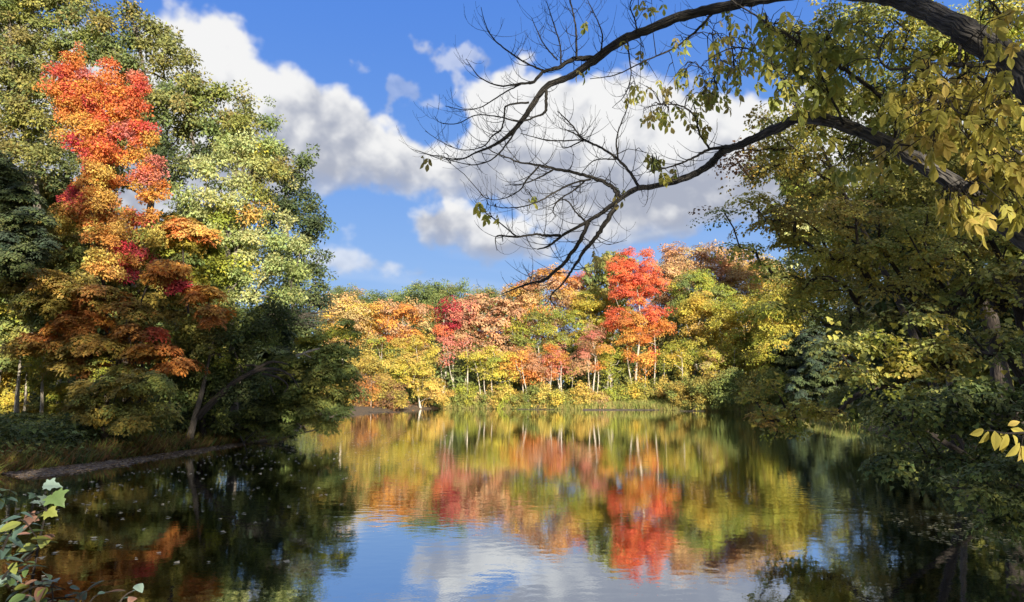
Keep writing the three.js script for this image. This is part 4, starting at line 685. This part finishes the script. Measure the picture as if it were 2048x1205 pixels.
right('alder_shrub', 'low dark green shrub trailing into the water at the lower right corner', 2090, 8.8, [[1930, 985, 40, 16, 'green+deep'], [1985, 1000, 50, 24, 'deep+green'], [2040, 980, 50, 40, 'deep'], [2000, 1045, 46, 16, 'green+deep'], [2060, 1040, 50, 30, 'deep+green'], [1960, 950, 40, 20, 'deep+green'], [2040, 930, 50, 30, 'deep']], 'deep', { category: 'shrub', rb: 0.24, per: 5, size: 0.24, spray: 'low', trunk: 0.04, bark: 'dark', top: [2040, 960], flat: 0.5, wobble: 0.08 });
tree({ name: 'forked_tree', label: 'forked trunk lit warm by the sun at the right edge above the green shrub', group: RIGHT, x: 2052, dist: 14, lobes: [[2120, 520, 60, 40, 'olive'], [2010, 560, 50, 30, 'sage+honey']], pal: 'olive', rb: 0.45, per: 4, size: 0.4, spray: 'near', bark: 'grey', top: [2062, 560], trunk: 0.17, stems: [[-4, 2002, 660, 0.12]], wobble: 0.02 });
tree({ name: 'slender_tree', label: 'slim grey trunk standing in the dark wood left of the forked trunk', group: RIGHT, x: 1912, dist: 20, lobes: [[1880, 520, 40, 30, 'sage+honey']], pal: 'olive', rb: 0.6, per: 4, size: 0.45, bark: 'grey', top: [1888, 540], trunk: 0.12 });

// ---------------------------------------------------------------- the hickory whose limbs cross the sky
const hick = new THREE.Group(); hick.name = numbered('hickory_tree'); hick.position.set(6.3, ground(6.3, -3.2) - 0.1, -3.2); scene.add(hick);
tag(hick, 'old hickory leaning in from the right with bare limbs and yellow leaves across the sky', 'tree');
const HN = [];   // points of the traced limbs, for twigs and leaves to hang from
const hr = rng(404);
const slim = (x, name) => (name === 'branch' ? 0.8 : lerp(0.62, 0.74, sstep(1450, 1950, x)));
function limb(name, line, d0, d1, mat = M_BARK.hickory, sides = 8, wig = 0.25, root = null) {
  const pts = line.map(([x, y, w, d], i) => at(x, y, d ?? lerp(d0, d1, i / (line.length - 1))).sub(hick.position)), ds = line.map(([, , , d], i) => d ?? lerp(d0, d1, i / (line.length - 1)));
  if (root) { pts.unshift(root); ds.unshift(ds[0]); line = [[line[0][0], line[0][1], line[0][2] * 1.25], ...line]; }   // out of the frame it grows from the trunk
  const curve = new THREE.CatmullRomCurve3(pts, false, 'centripetal'), n = line.length * 6, p = [], rad = [];
  for (let i = 0; i <= n; i++) {
    const t = i / n * (line.length - 1), k = Math.min(line.length - 2, Math.floor(t)), w = lerp(line[k][2], line[k + 1][2], t - k), d = lerp(ds[k], ds[k + 1], t - k), R = w * slim(line[k][0], name) * d / FOCAL / 2;
    const q = curve.getPoint(i / n); if (i) q.add(randDir(hr).multiplyScalar(R * wig));
    p.push(q); rad.push(R * (0.9 + 0.2 * hr())); HN.push({ p: q, r: R, d, name });
  }
  put(new THREE.Mesh(tube(p, rad, sides), mat), name, hick);
  return p;
}
{
  // trunk out of the frame at the right, up to where the two limbs leave it
  const a = at(2110, 225, 5).sub(hick.position), b = at(2150, 545, 4.9).sub(hick.position), off = V(0.75, 0, 0.45);
  const spine = new THREE.CatmullRomCurve3([V(0, -0.1, 0), V(-0.08, 0.8, -0.05), b.clone().add(off).add(V(0.1, -0.5, 0.1)), b.clone().lerp(a, 0.5).add(off), a.clone().add(off), a.clone().add(off).add(V(0.2, 2, 0.3)), a.clone().add(off).add(V(0.1, 5.5, 0.5))]).getPoints(36);
  put(new THREE.Mesh(tube(spine, spine.map((_, i) => lerp(0.34, 0.06, Math.pow(i / 36, 1.2)) + 0.12 * Math.max(0, 1 - i / 5)), 14), M_BARK.hickory), 'trunk', hick);
  const onSpine = (y) => spine.reduce((p, q) => (Math.abs(q.y - y) < Math.abs(p.y - y) ? q : p)).clone();
  const rootA = onSpine(a.y - 0.35), rootB = onSpine(b.y - 0.4);
  limb('limb', [[2110, 225, 100, 5], [2060, 165, 92, 5.2], [2000, 108, 82, 5.4], [1930, 62, 72, 5.6], [1860, 24, 60, 5.9], [1790, -2, 50, 6.2], [1700, -14, 44, 6.5], [1600, -14, 40, 6.8], [1500, 2, 36, 7.1], [1420, 20, 34, 7.3], [1360, 34, 33, 7.4], [1300, 58, 31, 7.6], [1245, 80, 29, 7.7], [1190, 120, 27, 7.9], [1145, 150, 22, 8], [1092, 174, 19, 8.1], [1062, 215, 18, 8.2], [1045, 240, 16, 8.3], [1015, 272, 13, 8.4], [985, 292, 9, 8.5], [950, 306, 6, 8.6], [925, 318, 5, 8.6], [870, 312, 3, 8.7], [822, 298, 1.6, 8.8]], 0, 0, M_BARK.hickory, 10, 0.12, rootA);
  limb('limb', [[2150, 545, 70, 4.9], [2060, 480, 62, 5.1], [1990, 428, 54, 5.3], [1920, 376, 48, 5.5], [1850, 330, 44, 5.7], [1780, 290, 42, 5.9], [1720, 263, 40, 6.1], [1670, 244, 39, 6.2], [1625, 236, 37, 6.35], [1590, 238, 34, 6.5], [1560, 254, 30, 6.6], [1520, 272, 28, 6.8], [1480, 290, 26, 6.9], [1445, 304, 26, 7], [1425, 325, 24, 7.1], [1395, 345, 22, 7.2], [1350, 363, 20, 7.3], [1300, 374, 19, 7.4], [1272, 378, 18, 7.45], [1238, 400, 16, 7.5], [1205, 425, 14, 7.6], [1176, 443, 12, 7.7], [1127, 470, 9, 7.8], [1096, 493, 7, 7.9], [1075, 499, 4, 8]], 0, 0, M_BARK.hickory, 10, 0.12, rootB);
  const B = (line, d0, d1) => limb('branch', line, d0, d1, M_BARK.hickory, 6, 0.35);
  B([[1190, 116, 16], [1150, 118, 13], [1110, 138, 11], [1085, 145, 9], [1065, 165, 8], [1040, 167, 6], [1000, 172, 4], [960, 155, 3], [940, 130, 2], [932, 118, 1.2]], 7.9, 8.3);
  B([[1092, 172, 9], [1092, 200, 8], [1090, 224, 7], [1075, 232, 5], [1040, 243, 4.5], [1000, 234, 3.5], [950, 231, 3], [915, 247, 2.5], [880, 245, 2], [868, 232, 1.2]], 8.1, 8.5);
  B([[1058, 205, 6], [1012, 213, 5], [1008, 240, 5], [1000, 262, 4.5], [985, 272, 4.5], [968, 292, 3.5], [925, 300, 2.5], [885, 285, 1.6], [850, 262, 1.2]], 8.2, 8.6);
  B([[1046, 166, 5], [1010, 185, 4], [960, 215, 3], [930, 220, 2.4], [890, 212, 1.6]], 8.2, 8.5);
  B([[1090, 142, 6], [1060, 130, 5], [1020, 105, 4.5], [985, 75, 3.5], [968, 40, 2.4], [962, 14, 1.4]], 8.1, 7.8);
  B([[1153, 116, 6], [1152, 60, 5], [1143, 12, 4], [1135, -18, 3]], 7.9, 7.7);
  B([[1122, 128, 5], [1120, 90, 4], [1108, 50, 3.4], [1098, 18, 2], [1090, -5, 1.5]], 8, 8.2);
  B([[1115, 120, 4], [1090, 92, 3.4], [1072, 56, 2.6], [1063, 35, 1.6]], 8, 8.3);
  B([[1040, 247, 5], [1012, 290, 5], [985, 318, 4], [950, 330, 3], [905, 322, 2], [860, 312, 1.4]], 8.3, 8.7);
  B([[1121, 471, 8], [1090, 471, 6], [1072, 469, 5.5], [1032, 474, 5], [992, 474, 3.5], [994, 502, 1.6]], 7.8, 8);
  B([[1032, 473, 3.5], [1001, 447, 3], [967, 422, 2.4], [950, 403, 1.6]], 7.9, 8.1);
  B([[1178, 445, 11], [1161, 480, 11], [1133, 520, 10], [1115, 539, 9], [1090, 560, 8], [1066, 566, 6], [1038, 575, 5], [1003, 589, 2.4]], 7.7, 7.9);
  B([[1235, 410, 13], [1219, 434, 12], [1195, 471, 11], [1176, 493, 10], [1161, 514, 8], [1143, 542, 6], [1127, 566, 5], [1101, 595, 3.4], [1112, 616, 1.6]], 7.5, 7.7);
  B([[1240, 398, 13], [1230, 380, 12], [1207, 364, 11], [1186, 356, 10], [1146, 345, 9], [1106, 337, 8], [1078, 331, 6.5], [1035, 324, 5], [1017, 316, 4], [986, 304, 3], [968, 290, 1.6]], 7.5, 8.1);
  B([[1078, 333, 5], [1050, 364, 4.5], [1044, 376, 4], [1023, 391, 3], [992, 400, 2], [970, 396, 1.3]], 7.8, 8);
  B([[1106, 340, 5], [1081, 354, 4], [1050, 367, 3], [1010, 371, 1.5]], 7.8, 7.9);
  B([[1182, 359, 6], [1152, 365, 5], [1115, 382, 4.4], [1084, 400, 4], [1047, 413, 3], [1007, 416, 2.4], [977, 410, 1.4]], 7.6, 7.5);
  B([[1170, 362, 5], [1146, 382, 4.4], [1115, 403, 4], [1106, 422, 3], [1112, 434, 1.6]], 7.6, 7.8);
  B([[1170, 442, 6], [1152, 425, 4.5], [1136, 403, 4], [1124, 400, 3], [1109, 408, 1.8]], 7.7, 7.6);
  B([[1277, 372, 9], [1262, 348, 8], [1238, 321, 7], [1204, 296, 6], [1167, 279, 5.4], [1146, 253, 4.4], [1115, 222, 2.4]], 7.45, 7.9);
  B([[1167, 279, 5], [1150, 268, 4], [1130, 259, 2.4]], 7.7, 7.8);
  B([[1167, 280, 4], [1100, 281, 3.4], [1041, 267, 1.8]], 7.7, 7.9);
  B([[1233, 319, 4], [1189, 321, 3], [1164, 345, 1.8]], 7.5, 7.6);
  B([[1167, 281, 4], [1127, 296, 2.4], [1118, 280, 1.4]], 7.7, 7.6);
  B([[1236, 318, 5], [1233, 281, 4], [1241, 250, 3], [1257, 205, 2], [1250, 180, 1.3]], 7.5, 7.3);
  B([[1465, 292, 10], [1419, 299, 8], [1390, 314, 6], [1366, 325, 5], [1330, 337, 4], [1293, 345, 2]], 6.95, 7.1);
  B([[1419, 298, 7], [1399, 266, 6], [1389, 232, 5.4], [1362, 212, 4.4], [1323, 209, 3], [1290, 216, 1.8]], 7, 7.2);
  B([[1795, 296, 14], [1789, 233, 11], [1768, 200, 10], [1735, 170, 10], [1671, 128, 9], [1620, 99, 8], [1580, 72, 7], [1543, 53, 6], [1513, 32, 5], [1470, 5, 4], [1440, -20, 3]], 5.9, 6.2);
  B([[2000, 118, 16], [1970, 131, 12], [1928, 131, 11], [1875, 128, 10], [1821, 136, 9], [1781, 138, 7], [1762, 123, 6], [1757, 112, 5], [1768, 80, 4], [1789, 53, 3]], 5.4, 5.5);
  B([[1930, 70, 10], [1920, 100, 9], [1925, 130, 8], [1965, 160, 7], [1975, 190, 5]], 5.6, 5.3);
  B([[1430, 20, 8], [1400, 55, 6], [1350, 95, 5], [1290, 122, 4], [1230, 150, 3], [1180, 158, 2]], 7.3, 7.4);
  B([[1255, 78, 5], [1258, 110, 4], [1262, 150, 3], [1250, 190, 2.4], [1225, 215, 1.4]], 7.6, 7.3);
  B([[1275, 66, 5], [1270, 40, 4], [1260, 10, 3], [1270, -10, 2.4]], 7.6, 7.5);
  B([[1200, 112, 5], [1205, 70, 4], [1190, 30, 3], [1175, 0, 2]], 7.8, 7.5);
  B([[1600, 236, 9], [1590, 190, 7], [1560, 150, 6], [1520, 110, 5], [1480, 95, 4], [1430, 110, 3], [1400, 135, 2]], 6.4, 6.8);
  B([[1690, 248, 8], [1660, 190, 6], [1640, 150, 5], [1600, 130, 4]], 6.1, 6.3);
  B([[1930, 380, 10], [1960, 340, 8], [1940, 280, 6], [1900, 240, 4], [1860, 200, 3]], 5.4, 4.6);
  B([[2100, 330, 10], [2030, 300, 8], [1990, 260, 6], [1950, 240, 4], [1900, 215, 3]], 4.9, 4.5);
  B([[2100, 480, 8], [2040, 370, 6], [1990, 330, 5], [1960, 320, 4]], 4.7, 4.5);
  B([[2060, 350, 6], [2000, 360, 5], [1950, 368, 3]], 4.6, 4.5);
  B([[2000, 436, 8], [1980, 400, 6], [1940, 395, 4], [1900, 400, 2.4]], 5.2, 4.6);
  B([[1990, 100, 9], [2010, 50, 7], [1990, 10, 5], [1960, -10, 4]], 5.3, 5);

  // twigs that hook upward along every thin branch
  const twigs = [], twig = (p0, dir, len, rad, depth) => {
    const pts = [p0.clone()], rr = [rad], d = dir.clone(), n = 6, bend = V(0, 0.16 + hr() * 0.22, 0).addScaledVector(randDir(hr), 0.1);
    for (let i = 1; i <= n; i++) { d.add(bend).addScaledVector(randDir(hr), 0.12).normalize(); pts.push(pts[i - 1].clone().addScaledVector(d, len / n)); rr.push(Math.max(0.0013, rad * (1 - 0.75 * i / n))); }
    twigs.push(tube(pts, rr, 4));
    if (depth > 0) for (let i = 2; i < n; i++) if (hr() < 0.42) twig(pts[i], d.clone().multiplyScalar(0.5).addScaledVector(randDir(hr), 0.8).normalize(), len * (0.3 + 0.25 * hr()), rr[i] * 0.75, depth - 1);
    return pts.at(-1);
  };
  let last = null;
  for (const n of HN.slice()) {
    const thin = n.r < 0.034 && n.name === 'branch' || n.r < 0.03;
    if (last && thin && last.name === n.name && last.p.distanceTo(n.p) < 0.6 && hr() < 0.4) {
      const dir = n.p.clone().sub(last.p).normalize(), side = V(hr() < 0.5 ? -1 : 1, hr() * 1.6 - 1.0, (hr() - 0.5) * 1.2).normalize();
      twig(n.p, dir.multiplyScalar(0.55).addScaledVector(side, 0.75).normalize(), (0.14 + 0.34 * hr()) * (n.d / 7.5), Math.max(0.0022, Math.min(0.0045, n.r * 0.45)), n.d > 7 ? 1 : 0);
    }
    last = n;
  }
  put(new THREE.Mesh(mergeGeometries(twigs), M_BARK.hickory), 'twigs', hick).userData.kind = 'stuff';

  // compound leaves: five drooping leaflets on one stalk; a few shapes shared by all
  const shapes = [];
  for (let v = 0; v < 7; v++) {
    const out = sheet(), k = [5, 5, 7, 3, 5, 3, 5][v], L = 1;
    addLeaf(out, V(0, 0, 0), V(0.25, -1, 0).normalize(), V(0, 0, 1), L, [[0, 0.012], [1, 0.006]], [0.7, 0.6, 0.5], 0, 0.05);
    for (let i = 0; i < k; i++) {
      const end = i === k - 1, t = end ? 1 : 0.4 + 0.22 * Math.floor(i / 2), sg = i % 2 ? 1 : -1, b = V(0.243 * t, -0.97 * t, 0.05 * t * t);
      const dir = end ? V(0.15, -1, (hr() - 0.5) * 0.5) : V(0.2 + sg * (0.75 + 0.3 * hr()), -0.85 + hr() * 0.25, (hr() - 0.5) * 0.7), j = 0.85 + 0.3 * hr();
      addLeaf(out, b, dir.normalize(), V((hr() - 0.5) * 0.9, 0.35, 1).normalize(), (end ? 0.92 : 0.62 + 0.16 * Math.floor(i / 2)) * (0.9 + 0.2 * hr()), [[0, 0], [0.16, 0.13], [0.4, 0.235], [0.62, 0.25], [0.82, 0.14], [1, 0]], [j, j, j], 0.3, 0.22);
    }
    shapes.push(toGeometry(out));
  }
  const leafMats = [['yellow_leaf', [0.49, 0.42, 0.08]], ['gold_leaf', [0.5, 0.38, 0.09]], ['olive_leaf', [0.4, 0.37, 0.07]], ['olive_green_leaf', [0.27, 0.3, 0.06]], ['dull_leaf', [0.3, 0.25, 0.08]]].map(([n, c]) => { const m = leafMaterial(n, 0.5, 0.75); m.color.setRGB(...c); return m; });
  const spots = [];
  const hang = (x, y, rx, ry, n, d, len, kinds) => { for (let i = 0; i < n * (d < 5.5 ? 1.1 : d < 6.5 ? 1.15 : 1.25); i++) { const a = hr() * 6.283, q = Math.sqrt(hr()); spots.push({ p: at(x + Math.cos(a) * q * rx, y + Math.sin(a) * q * ry, d + (hr() - 0.5) * 0.7).sub(hick.position), len: len * (0.75 + 0.5 * hr()), m: kinds[(hr() * kinds.length) | 0], d }); } };
  const DARK = [3, 4, 2], OLV = [2, 3, 2, 3], YEL = [0, 2, 0, 2, 1], SM = 0.088, MD = 0.098, LG = 0.092;
  for (const s of [[1350, 222, 55, 22, 13], [1440, 150, 55, 55, 24], [1390, 165, 55, 36, 15], [1300, 165, 36, 14, 6], [1258, 188, 26, 10, 4], [1312, 228, 32, 14, 7], [1308, 312, 22, 8, 6], [1330, 335, 25, 8, 3], [1425, 195, 40, 22, 12], [1395, 250, 26, 14, 5], [1480, 110, 50, 55, 26], [1450, 50, 55, 36, 15], [1370, 85, 30, 26, 5], [1172, 40, 14, 10, 2], [1236, 380, 12, 12, 4], [1190, 505, 12, 8, 3], [984, 424, 18, 6, 3], [955, 400, 8, 4, 2], [1066, 390, 10, 6, 2], [1180, 135, 24, 8, 2], [1245, 82, 8, 8, 1], [1300, 5, 40, 10, 5], [860, 310, 40, 6, 2], [1280, 105, 20, 10, 2]]) hang(s[0], s[1], s[2], s[3], s[4], s[0] > 1280 ? 7.1 : 7.8, SM, DARK);
  for (const s of [[1560, 105, 62, 70, 42], [1640, 120, 75, 55, 40], [1600, 178, 65, 36, 28], [1560, 45, 60, 36, 18], [1700, 55, 70, 36, 16], [1760, 195, 55, 36, 14], [1690, 322, 60, 22, 14], [1640, 262, 24, 12, 4], [1605, 240, 14, 12, 3], [1730, 110, 60, 36, 12]]) hang(s[0], s[1], s[2], s[3], s[4], 6, MD, OLV);
  for (const s of [[1880, 180, 100, 45, 46], [1905, 245, 100, 40, 40], [1830, 220, 45, 32, 12], [1985, 290, 70, 50, 28], [1970, 195, 70, 42, 20], [1785, 276, 24, 8, 4], [1850, 296, 28, 14, 5], [1905, 392, 60, 22, 24], [1965, 392, 60, 30, 24], [1940, 428, 46, 14, 10], [2025, 405, 34, 24, 8], [1980, 140, 60, 36, 12], [2015, 55, 46, 40, 16], [1860, 100, 40, 30, 7], [2000, 340, 50, 24, 12], [1760, 320, 26, 12, 3]]) hang(s[0], s[1], s[2], s[3], s[4], 4.7, LG, YEL);
  spots.sort((a, b) => b.len / b.d - a.len / a.d);
  const stalks = [], rest = { pos: [], col: [], idx: [] }, m4 = new THREE.Matrix4(), q = new THREE.Quaternion(), v = V(0, 0, 0);
  spots.forEach((s, i) => {
    // hang it from the nearest branch by a curved stalk
    let best = null, bd = 1e9; for (const n of HN) { const d = n.p.distanceToSquared(s.p) + (n.p.y < s.p.y ? 0.05 : 0); if (d < bd) { bd = d; best = n; } }
    if (bd > 0.0004) { const mid = best.p.clone().lerp(s.p, 0.55).add(V(0, 0.12 * Math.sqrt(bd), 0)); stalks.push(tube([best.p, best.p.clone().lerp(mid, 0.6).add(V(0, 0.03, 0)), mid, s.p], [0.005, 0.004, 0.0032, 0.0022], 4)); if (bd < 2 && hr() < 0.4) HN.push({ p: mid, r: 0.003, d: s.d, name: 'stalk' }); }
    q.setFromEuler(new THREE.Euler((hr() - 0.5) * 0.7, hr() * 6.283, (hr() - 0.5) * 0.9)); m4.compose(s.p, q, V(s.len, s.len, s.len));
    const g = shapes[(hr() * shapes.length) | 0];
    if (i < 300) { const leaf = put(new THREE.Mesh(g, leafMats[s.m]), 'leaf', hick); leaf.applyMatrix4(m4); }
    else { const o = rest.pos.length / 3, P = g.attributes.position, C = g.attributes.color, c = leafMats[s.m].color; for (let k = 0; k < P.count; k++) { v.fromBufferAttribute(P, k).applyMatrix4(m4); rest.pos.push(v.x, v.y, v.z); rest.col.push(C.getX(k) * c.r, C.getY(k) * c.g, C.getZ(k) * c.b); } for (const k of g.index.array) rest.idx.push(k + o); }
  });
  const g = new THREE.BufferGeometry(); g.setAttribute('position', new THREE.Float32BufferAttribute(rest.pos, 3)); g.setAttribute('color', new THREE.Float32BufferAttribute(rest.col, 3)); g.setIndex(rest.idx);
  put(new THREE.Mesh(g, M_NEAR), 'small_leaves', hick).userData.kind = 'stuff';
  put(new THREE.Mesh(mergeGeometries(stalks), M_BARK.dark), 'leaf_stalks', hick).userData.kind = 'stuff';

  // the low sprig at the right edge
  const sp = new THREE.Group(), o = V(at(2180, 900, 3.3).x, 0, -3.3); o.y = ground(o.x, o.z) - 0.05; sp.position.copy(o); sp.name = numbered('hickory_sapling'); scene.add(sp);
  tag(sp, 'yellow leaved hickory sprig reaching in low from the right edge', 'sapling');
  const L = (x, y, d = 3.3) => at(x, y, d).sub(o);
  put(new THREE.Mesh(tube([V(0, 0, 0), V(0.02, 0.6, 0), L(2170, 850), L(2110, 845), L(2050, 866), L(2010, 868), L(1985, 862), L(1962, 862)], [0.014, 0.012, 0.009, 0.007, 0.0055, 0.004, 0.003, 0.002], 6), M_BARK.dark), 'stem', sp);
  put(new THREE.Mesh(tube([L(2050, 866), L(2046, 880), L(2044, 892)], [0.003, 0.0025, 0.002], 5), M_BARK.dark), 'twig', sp);
  const leaflet = [0, 1, 2].map((k) => { const out = sheet(); addLeaf(out, V(0, 0, 0), V(0, -1, 0.1).normalize(), V(0.15, 0.2, 1).normalize(), 1, [[0, 0], [0.16, 0.13], [0.4, 0.22 + 0.02 * k], [0.62, 0.24], [0.82, 0.14], [1, 0]], [1, 1, 1], 0.35, 0.25); return toGeometry(out); });
  for (const [x, y, rz, len] of [[1968, 860, -1.25, 0.085], [1978, 862, -0.7, 0.085], [1990, 862, -0.1, 0.1], [2003, 864, 0.1, 0.11], [2014, 866, -0.2, 0.1], [2022, 858, 1.3, 0.07], [2026, 870, 0.5, 0.08], [2040, 886, -0.75, 0.1], [2044, 892, -0.35, 0.085], [2046, 892, 0.25, 0.095], [2060, 868, 0.2, 0.1], [2016, 852, 1.9, 0.06], [2072, 862, -0.4, 0.1]]) {
    const leaf = put(new THREE.Mesh(leaflet[(hr() * 3) | 0], leafMats[hr() < 0.6 ? 0 : 1]), 'leaf', sp); leaf.position.copy(L(x, y, 3.3 + (hr() - 0.5) * 0.06)); leaf.rotation.set((hr() - 0.5) * 0.5, (hr() - 0.5) * 1.0, rz); leaf.scale.setScalar(len * 0.86);
  }
}

// ---------------------------------------------------------------- plants at the viewer's feet, lower left
{
  const r = rng(909);
  const mats = [['blue_green_leaf', [0.11, 0.18, 0.14]], ['green_leaf', [0.13, 0.2, 0.07]], ['yellow_green_leaf', [0.26, 0.29, 0.07]], ['tan_leaf', [0.36, 0.2, 0.14]], ['pale_leaf', [0.22, 0.3, 0.25]]].map(([n, c]) => { const m = leafMaterial(n, 0.35, 0.5); m.color.setRGB(...c); return m; });
  const oval = [0, 1, 2].map((k) => { const out = sheet(); addLeaf(out, V(0, 0, 0), V(1, 0, 0), UP, 1, [[0, 0], [0.12, 0.14], [0.35, 0.27 + 0.02 * k], [0.62, 0.26], [0.85, 0.14], [1, 0]], [1, 1, 1], 0.22, 0.15 + 0.08 * k); return toGeometry(out); });
  const lobed = [0, 1, 2].map((k) => { const out = sheet(); addLeaf(out, V(0, 0, 0), V(1, 0, 0), UP, 1, [[0, 0.03], [-0.08, 0.22], [0.1, 0.36], [0.02, 0.56], [0.22, 0.44], [0.34, 0.62], [0.48, 0.68], [0.46, 0.42], [0.6, 0.26], [0.72, 0.3], [0.8, 0.14], [1, 0]], [1, 1, 1], 0.16, 0.2 + 0.1 * k); return toGeometry(out); });
  const plant = (name, label, px, d) => { const g = new THREE.Group(), p = at(px, 1100, d); g.position.set(p.x, ground(p.x, p.z) - 0.03, p.z); g.name = numbered(name); scene.add(g); tag(g, label, name.endsWith('sapling') ? 'sapling' : 'shrub'); return g; };
  const stemTo = (g, list, d, w0, w1, mat = M_BARK.dark) => { const pts = list.map(([x, y], i) => at(x, y, d).sub(g.position)); pts[0] = V(pts[0].x, Math.max(0, pts[0].y - 0.01), pts[0].z); const p = new THREE.CatmullRomCurve3(pts).getPoints(list.length * 4); put(new THREE.Mesh(tube(p, p.map((_, i) => lerp(w0, w1, i / (p.length - 1))), 5), mat), 'stem', g); return p; };
  const leafOn = (g, p, geo, mat, len, yaw, pitch, roll) => { const m = put(new THREE.Mesh(geo, mat), 'leaf', g); m.position.copy(p); m.rotation.set(roll, yaw, pitch, 'YZX'); m.scale.setScalar(len); return m; };
  const rootTo = (g) => V(0, 0, 0);
  // maple sapling with a few lobed leaves held over the water
  const mp = plant('maple_sapling', 'maple sapling with pale lobed leaves over the water at lower left', 70, 3.1);
  put(new THREE.Mesh(tube([rootTo(mp), at(60, 1180, 3.1).sub(mp.position), at(78, 1080, 3.1).sub(mp.position), at(95, 1010, 3.1).sub(mp.position), at(104, 985, 3.1).sub(mp.position)], [0.008, 0.006, 0.005, 0.004, 0.002], 6), M_BARK.dark), 'stem', mp);
  for (const [x, y, len, yaw, pitch, roll, m] of [[88, 972, 0.085, 0.3, 0.1, 0.5, 4], [104, 990, 0.1, -0.5, -0.35, 0.6, 1], [100, 996, 0.075, 2.8, -0.3, 0.4, 4], [62, 1006, 0.06, 0.2, 0.05, 0.1, 4], [70, 990, 0.05, 2.6, -0.2, 0.5, 0], [92, 1022, 0.07, -0.2, -0.3, 0.9, 2], [50, 1036, 0.07, 0.4, -0.15, 0.7, 3], [84, 1030, 0.05, -2.4, -0.5, 0.5, 2]]) {
    const p = at(x, y, 3.1).sub(mp.position); leafOn(mp, p, lobed[(r() * 3) | 0], mats[m], len * 0.78, yaw, pitch, roll);
    put(new THREE.Mesh(tube([at(92, 1020, 3.1).sub(mp.position), at(lerp(92, x, 0.6), lerp(1020, y, 0.5), 3.1).sub(mp.position), p], [0.002, 0.0016, 0.0012], 4), M_BARK.dark), 'leaf_stalk', mp);
  }
  // the leafy shrub in the corner
  const sh = plant('viburnum_shrub', 'bluish green leafy shrub filling the lower left corner', -20, 2.7);
  const lines = [[[-60, 1260], [0, 1110], [40, 1040], [72, 975 + 100]], [[-40, 1260], [10, 1150], [60, 1110], [90, 1080]], [[-20, 1270], [40, 1190], [90, 1170], [130, 1180]], [[-90, 1250], [-40, 1100], [-10, 1010], [6, 990]], [[-60, 1270], [-10, 1180], [30, 1150], [70, 1150]], [[-30, 1280], [50, 1225], [100, 1200], [150, 1195]], [[-80, 1280], [-30, 1160], [5, 1100], [20, 1060]]];
  for (const l of lines) {
    const d = 2.6 + r() * 0.3, p = stemTo(sh, l, d, 0.006, 0.002);
    put(new THREE.Mesh(tube([rootTo(sh), p[0].clone().multiplyScalar(0.5).add(V(0, -0.05, 0)), p[0]], [0.009, 0.008, 0.006], 5), M_BARK.dark), 'stem', sh);
    for (let i = 3; i < p.length; i++) for (let k = 0; k < 2; k++) if (r() < 0.85) leafOn(sh, p[i].clone().add(randDir(r).multiplyScalar(0.025)), oval[(r() * 3) | 0], mats[[0, 0, 4, 1, 1, 2, 0, 3][(r() * (l[3][0] < 40 ? 7 : 8)) | 0]], 0.04 + 0.035 * r(), r() * 6.283, -0.5 + r() * 0.8, (r() - 0.5) * 1.2);
  }
  // bare twigs crossing the bottom of the view
  const tw = plant('twiggy_shrub', 'thin bare twigs with a few small leaves along the bottom edge at left', 190, 2.4);
  for (const l of [[[120, 1290], [150, 1215], [165, 1190], [200, 1165], [208, 1162]], [[150, 1290], [180, 1205], [192, 1192], [215, 1185], [250, 1182]], [[210, 1290], [240, 1205], [252, 1190], [272, 1178], [272, 1170]], [[160, 1290], [170, 1215], [153, 1188], [148, 1190]], [[90, 1280], [105, 1200], [104, 1172], [112, 1165]], [[205, 1290], [250, 1215], [262, 1196], [268, 1195]]]) {
    const p = stemTo(tw, l, 2.4, 0.0035, 0.0012, M_BARK.grey);
    put(new THREE.Mesh(tube([rootTo(tw), p[0].clone().multiplyScalar(0.6), p[0]], [0.006, 0.005, 0.0035], 5), M_BARK.grey), 'stem', tw);
    leafOn(tw, p.at(-1), oval[(r() * 3) | 0], mats[[0, 4, 3][(r() * 3) | 0]], 0.035 + 0.02 * r(), r() * 6.28, -0.4 + r() * 0.6, r() - 0.5);
    leafOn(tw, p[Math.floor(p.length * 0.7)], oval[0], mats[0], 0.02 + 0.012 * r(), r() * 6.28, 0.2, r() - 0.5);
  }
}
// ---------------------------------------------------------------- the wood on the viewer's own side of the pond
{
  const r = rng(66), n = 1050, mesh = new THREE.InstancedMesh(SPRAY.oak[2], M_LEAF, n), m4 = new THREE.Matrix4(), q = new THREE.Quaternion(), col = new THREE.Color();
  let k = 0;
  for (let i = 0; i < n * 6 && k < n; i++) {
    const x = -34 + r() * 90, z = 5 + r() * 34, y = 2 + Math.pow(r(), 0.6) * 23;
    if (r() < sstep(10, 28, x) * 0.25) continue;
    if (fbm(x * 0.12 + 3, (z + y * 1.7) * 0.12, 2) < -0.1 && r() < 0.8) continue;
    { const k = (z + 5) / toSun.z; if (Math.hypot(x - 3.6 - toSun.x * k, y - 4.5 - toSun.y * k) < 4.3 && r() < 0.62) continue; }   // a gap through which the sun reaches the hickory
    q.setFromEuler(new THREE.Euler(r(), r() * 6, r())); const s = 1.5 + r() * 1.1;
    m4.compose(V(x, y, z), q, V(s, s, s)); mesh.setMatrixAt(k, m4); const c = pick('oak+olive+amber', r); mesh.setColorAt(k, col.setRGB(...c)); k++;
  }
  mesh.count = k;
  tag(put(mesh, 'near_woods'), 'woods on the near shore whose shade falls on the water', 'woods', null, 'stuff');
}

renderer.render(scene, camera);
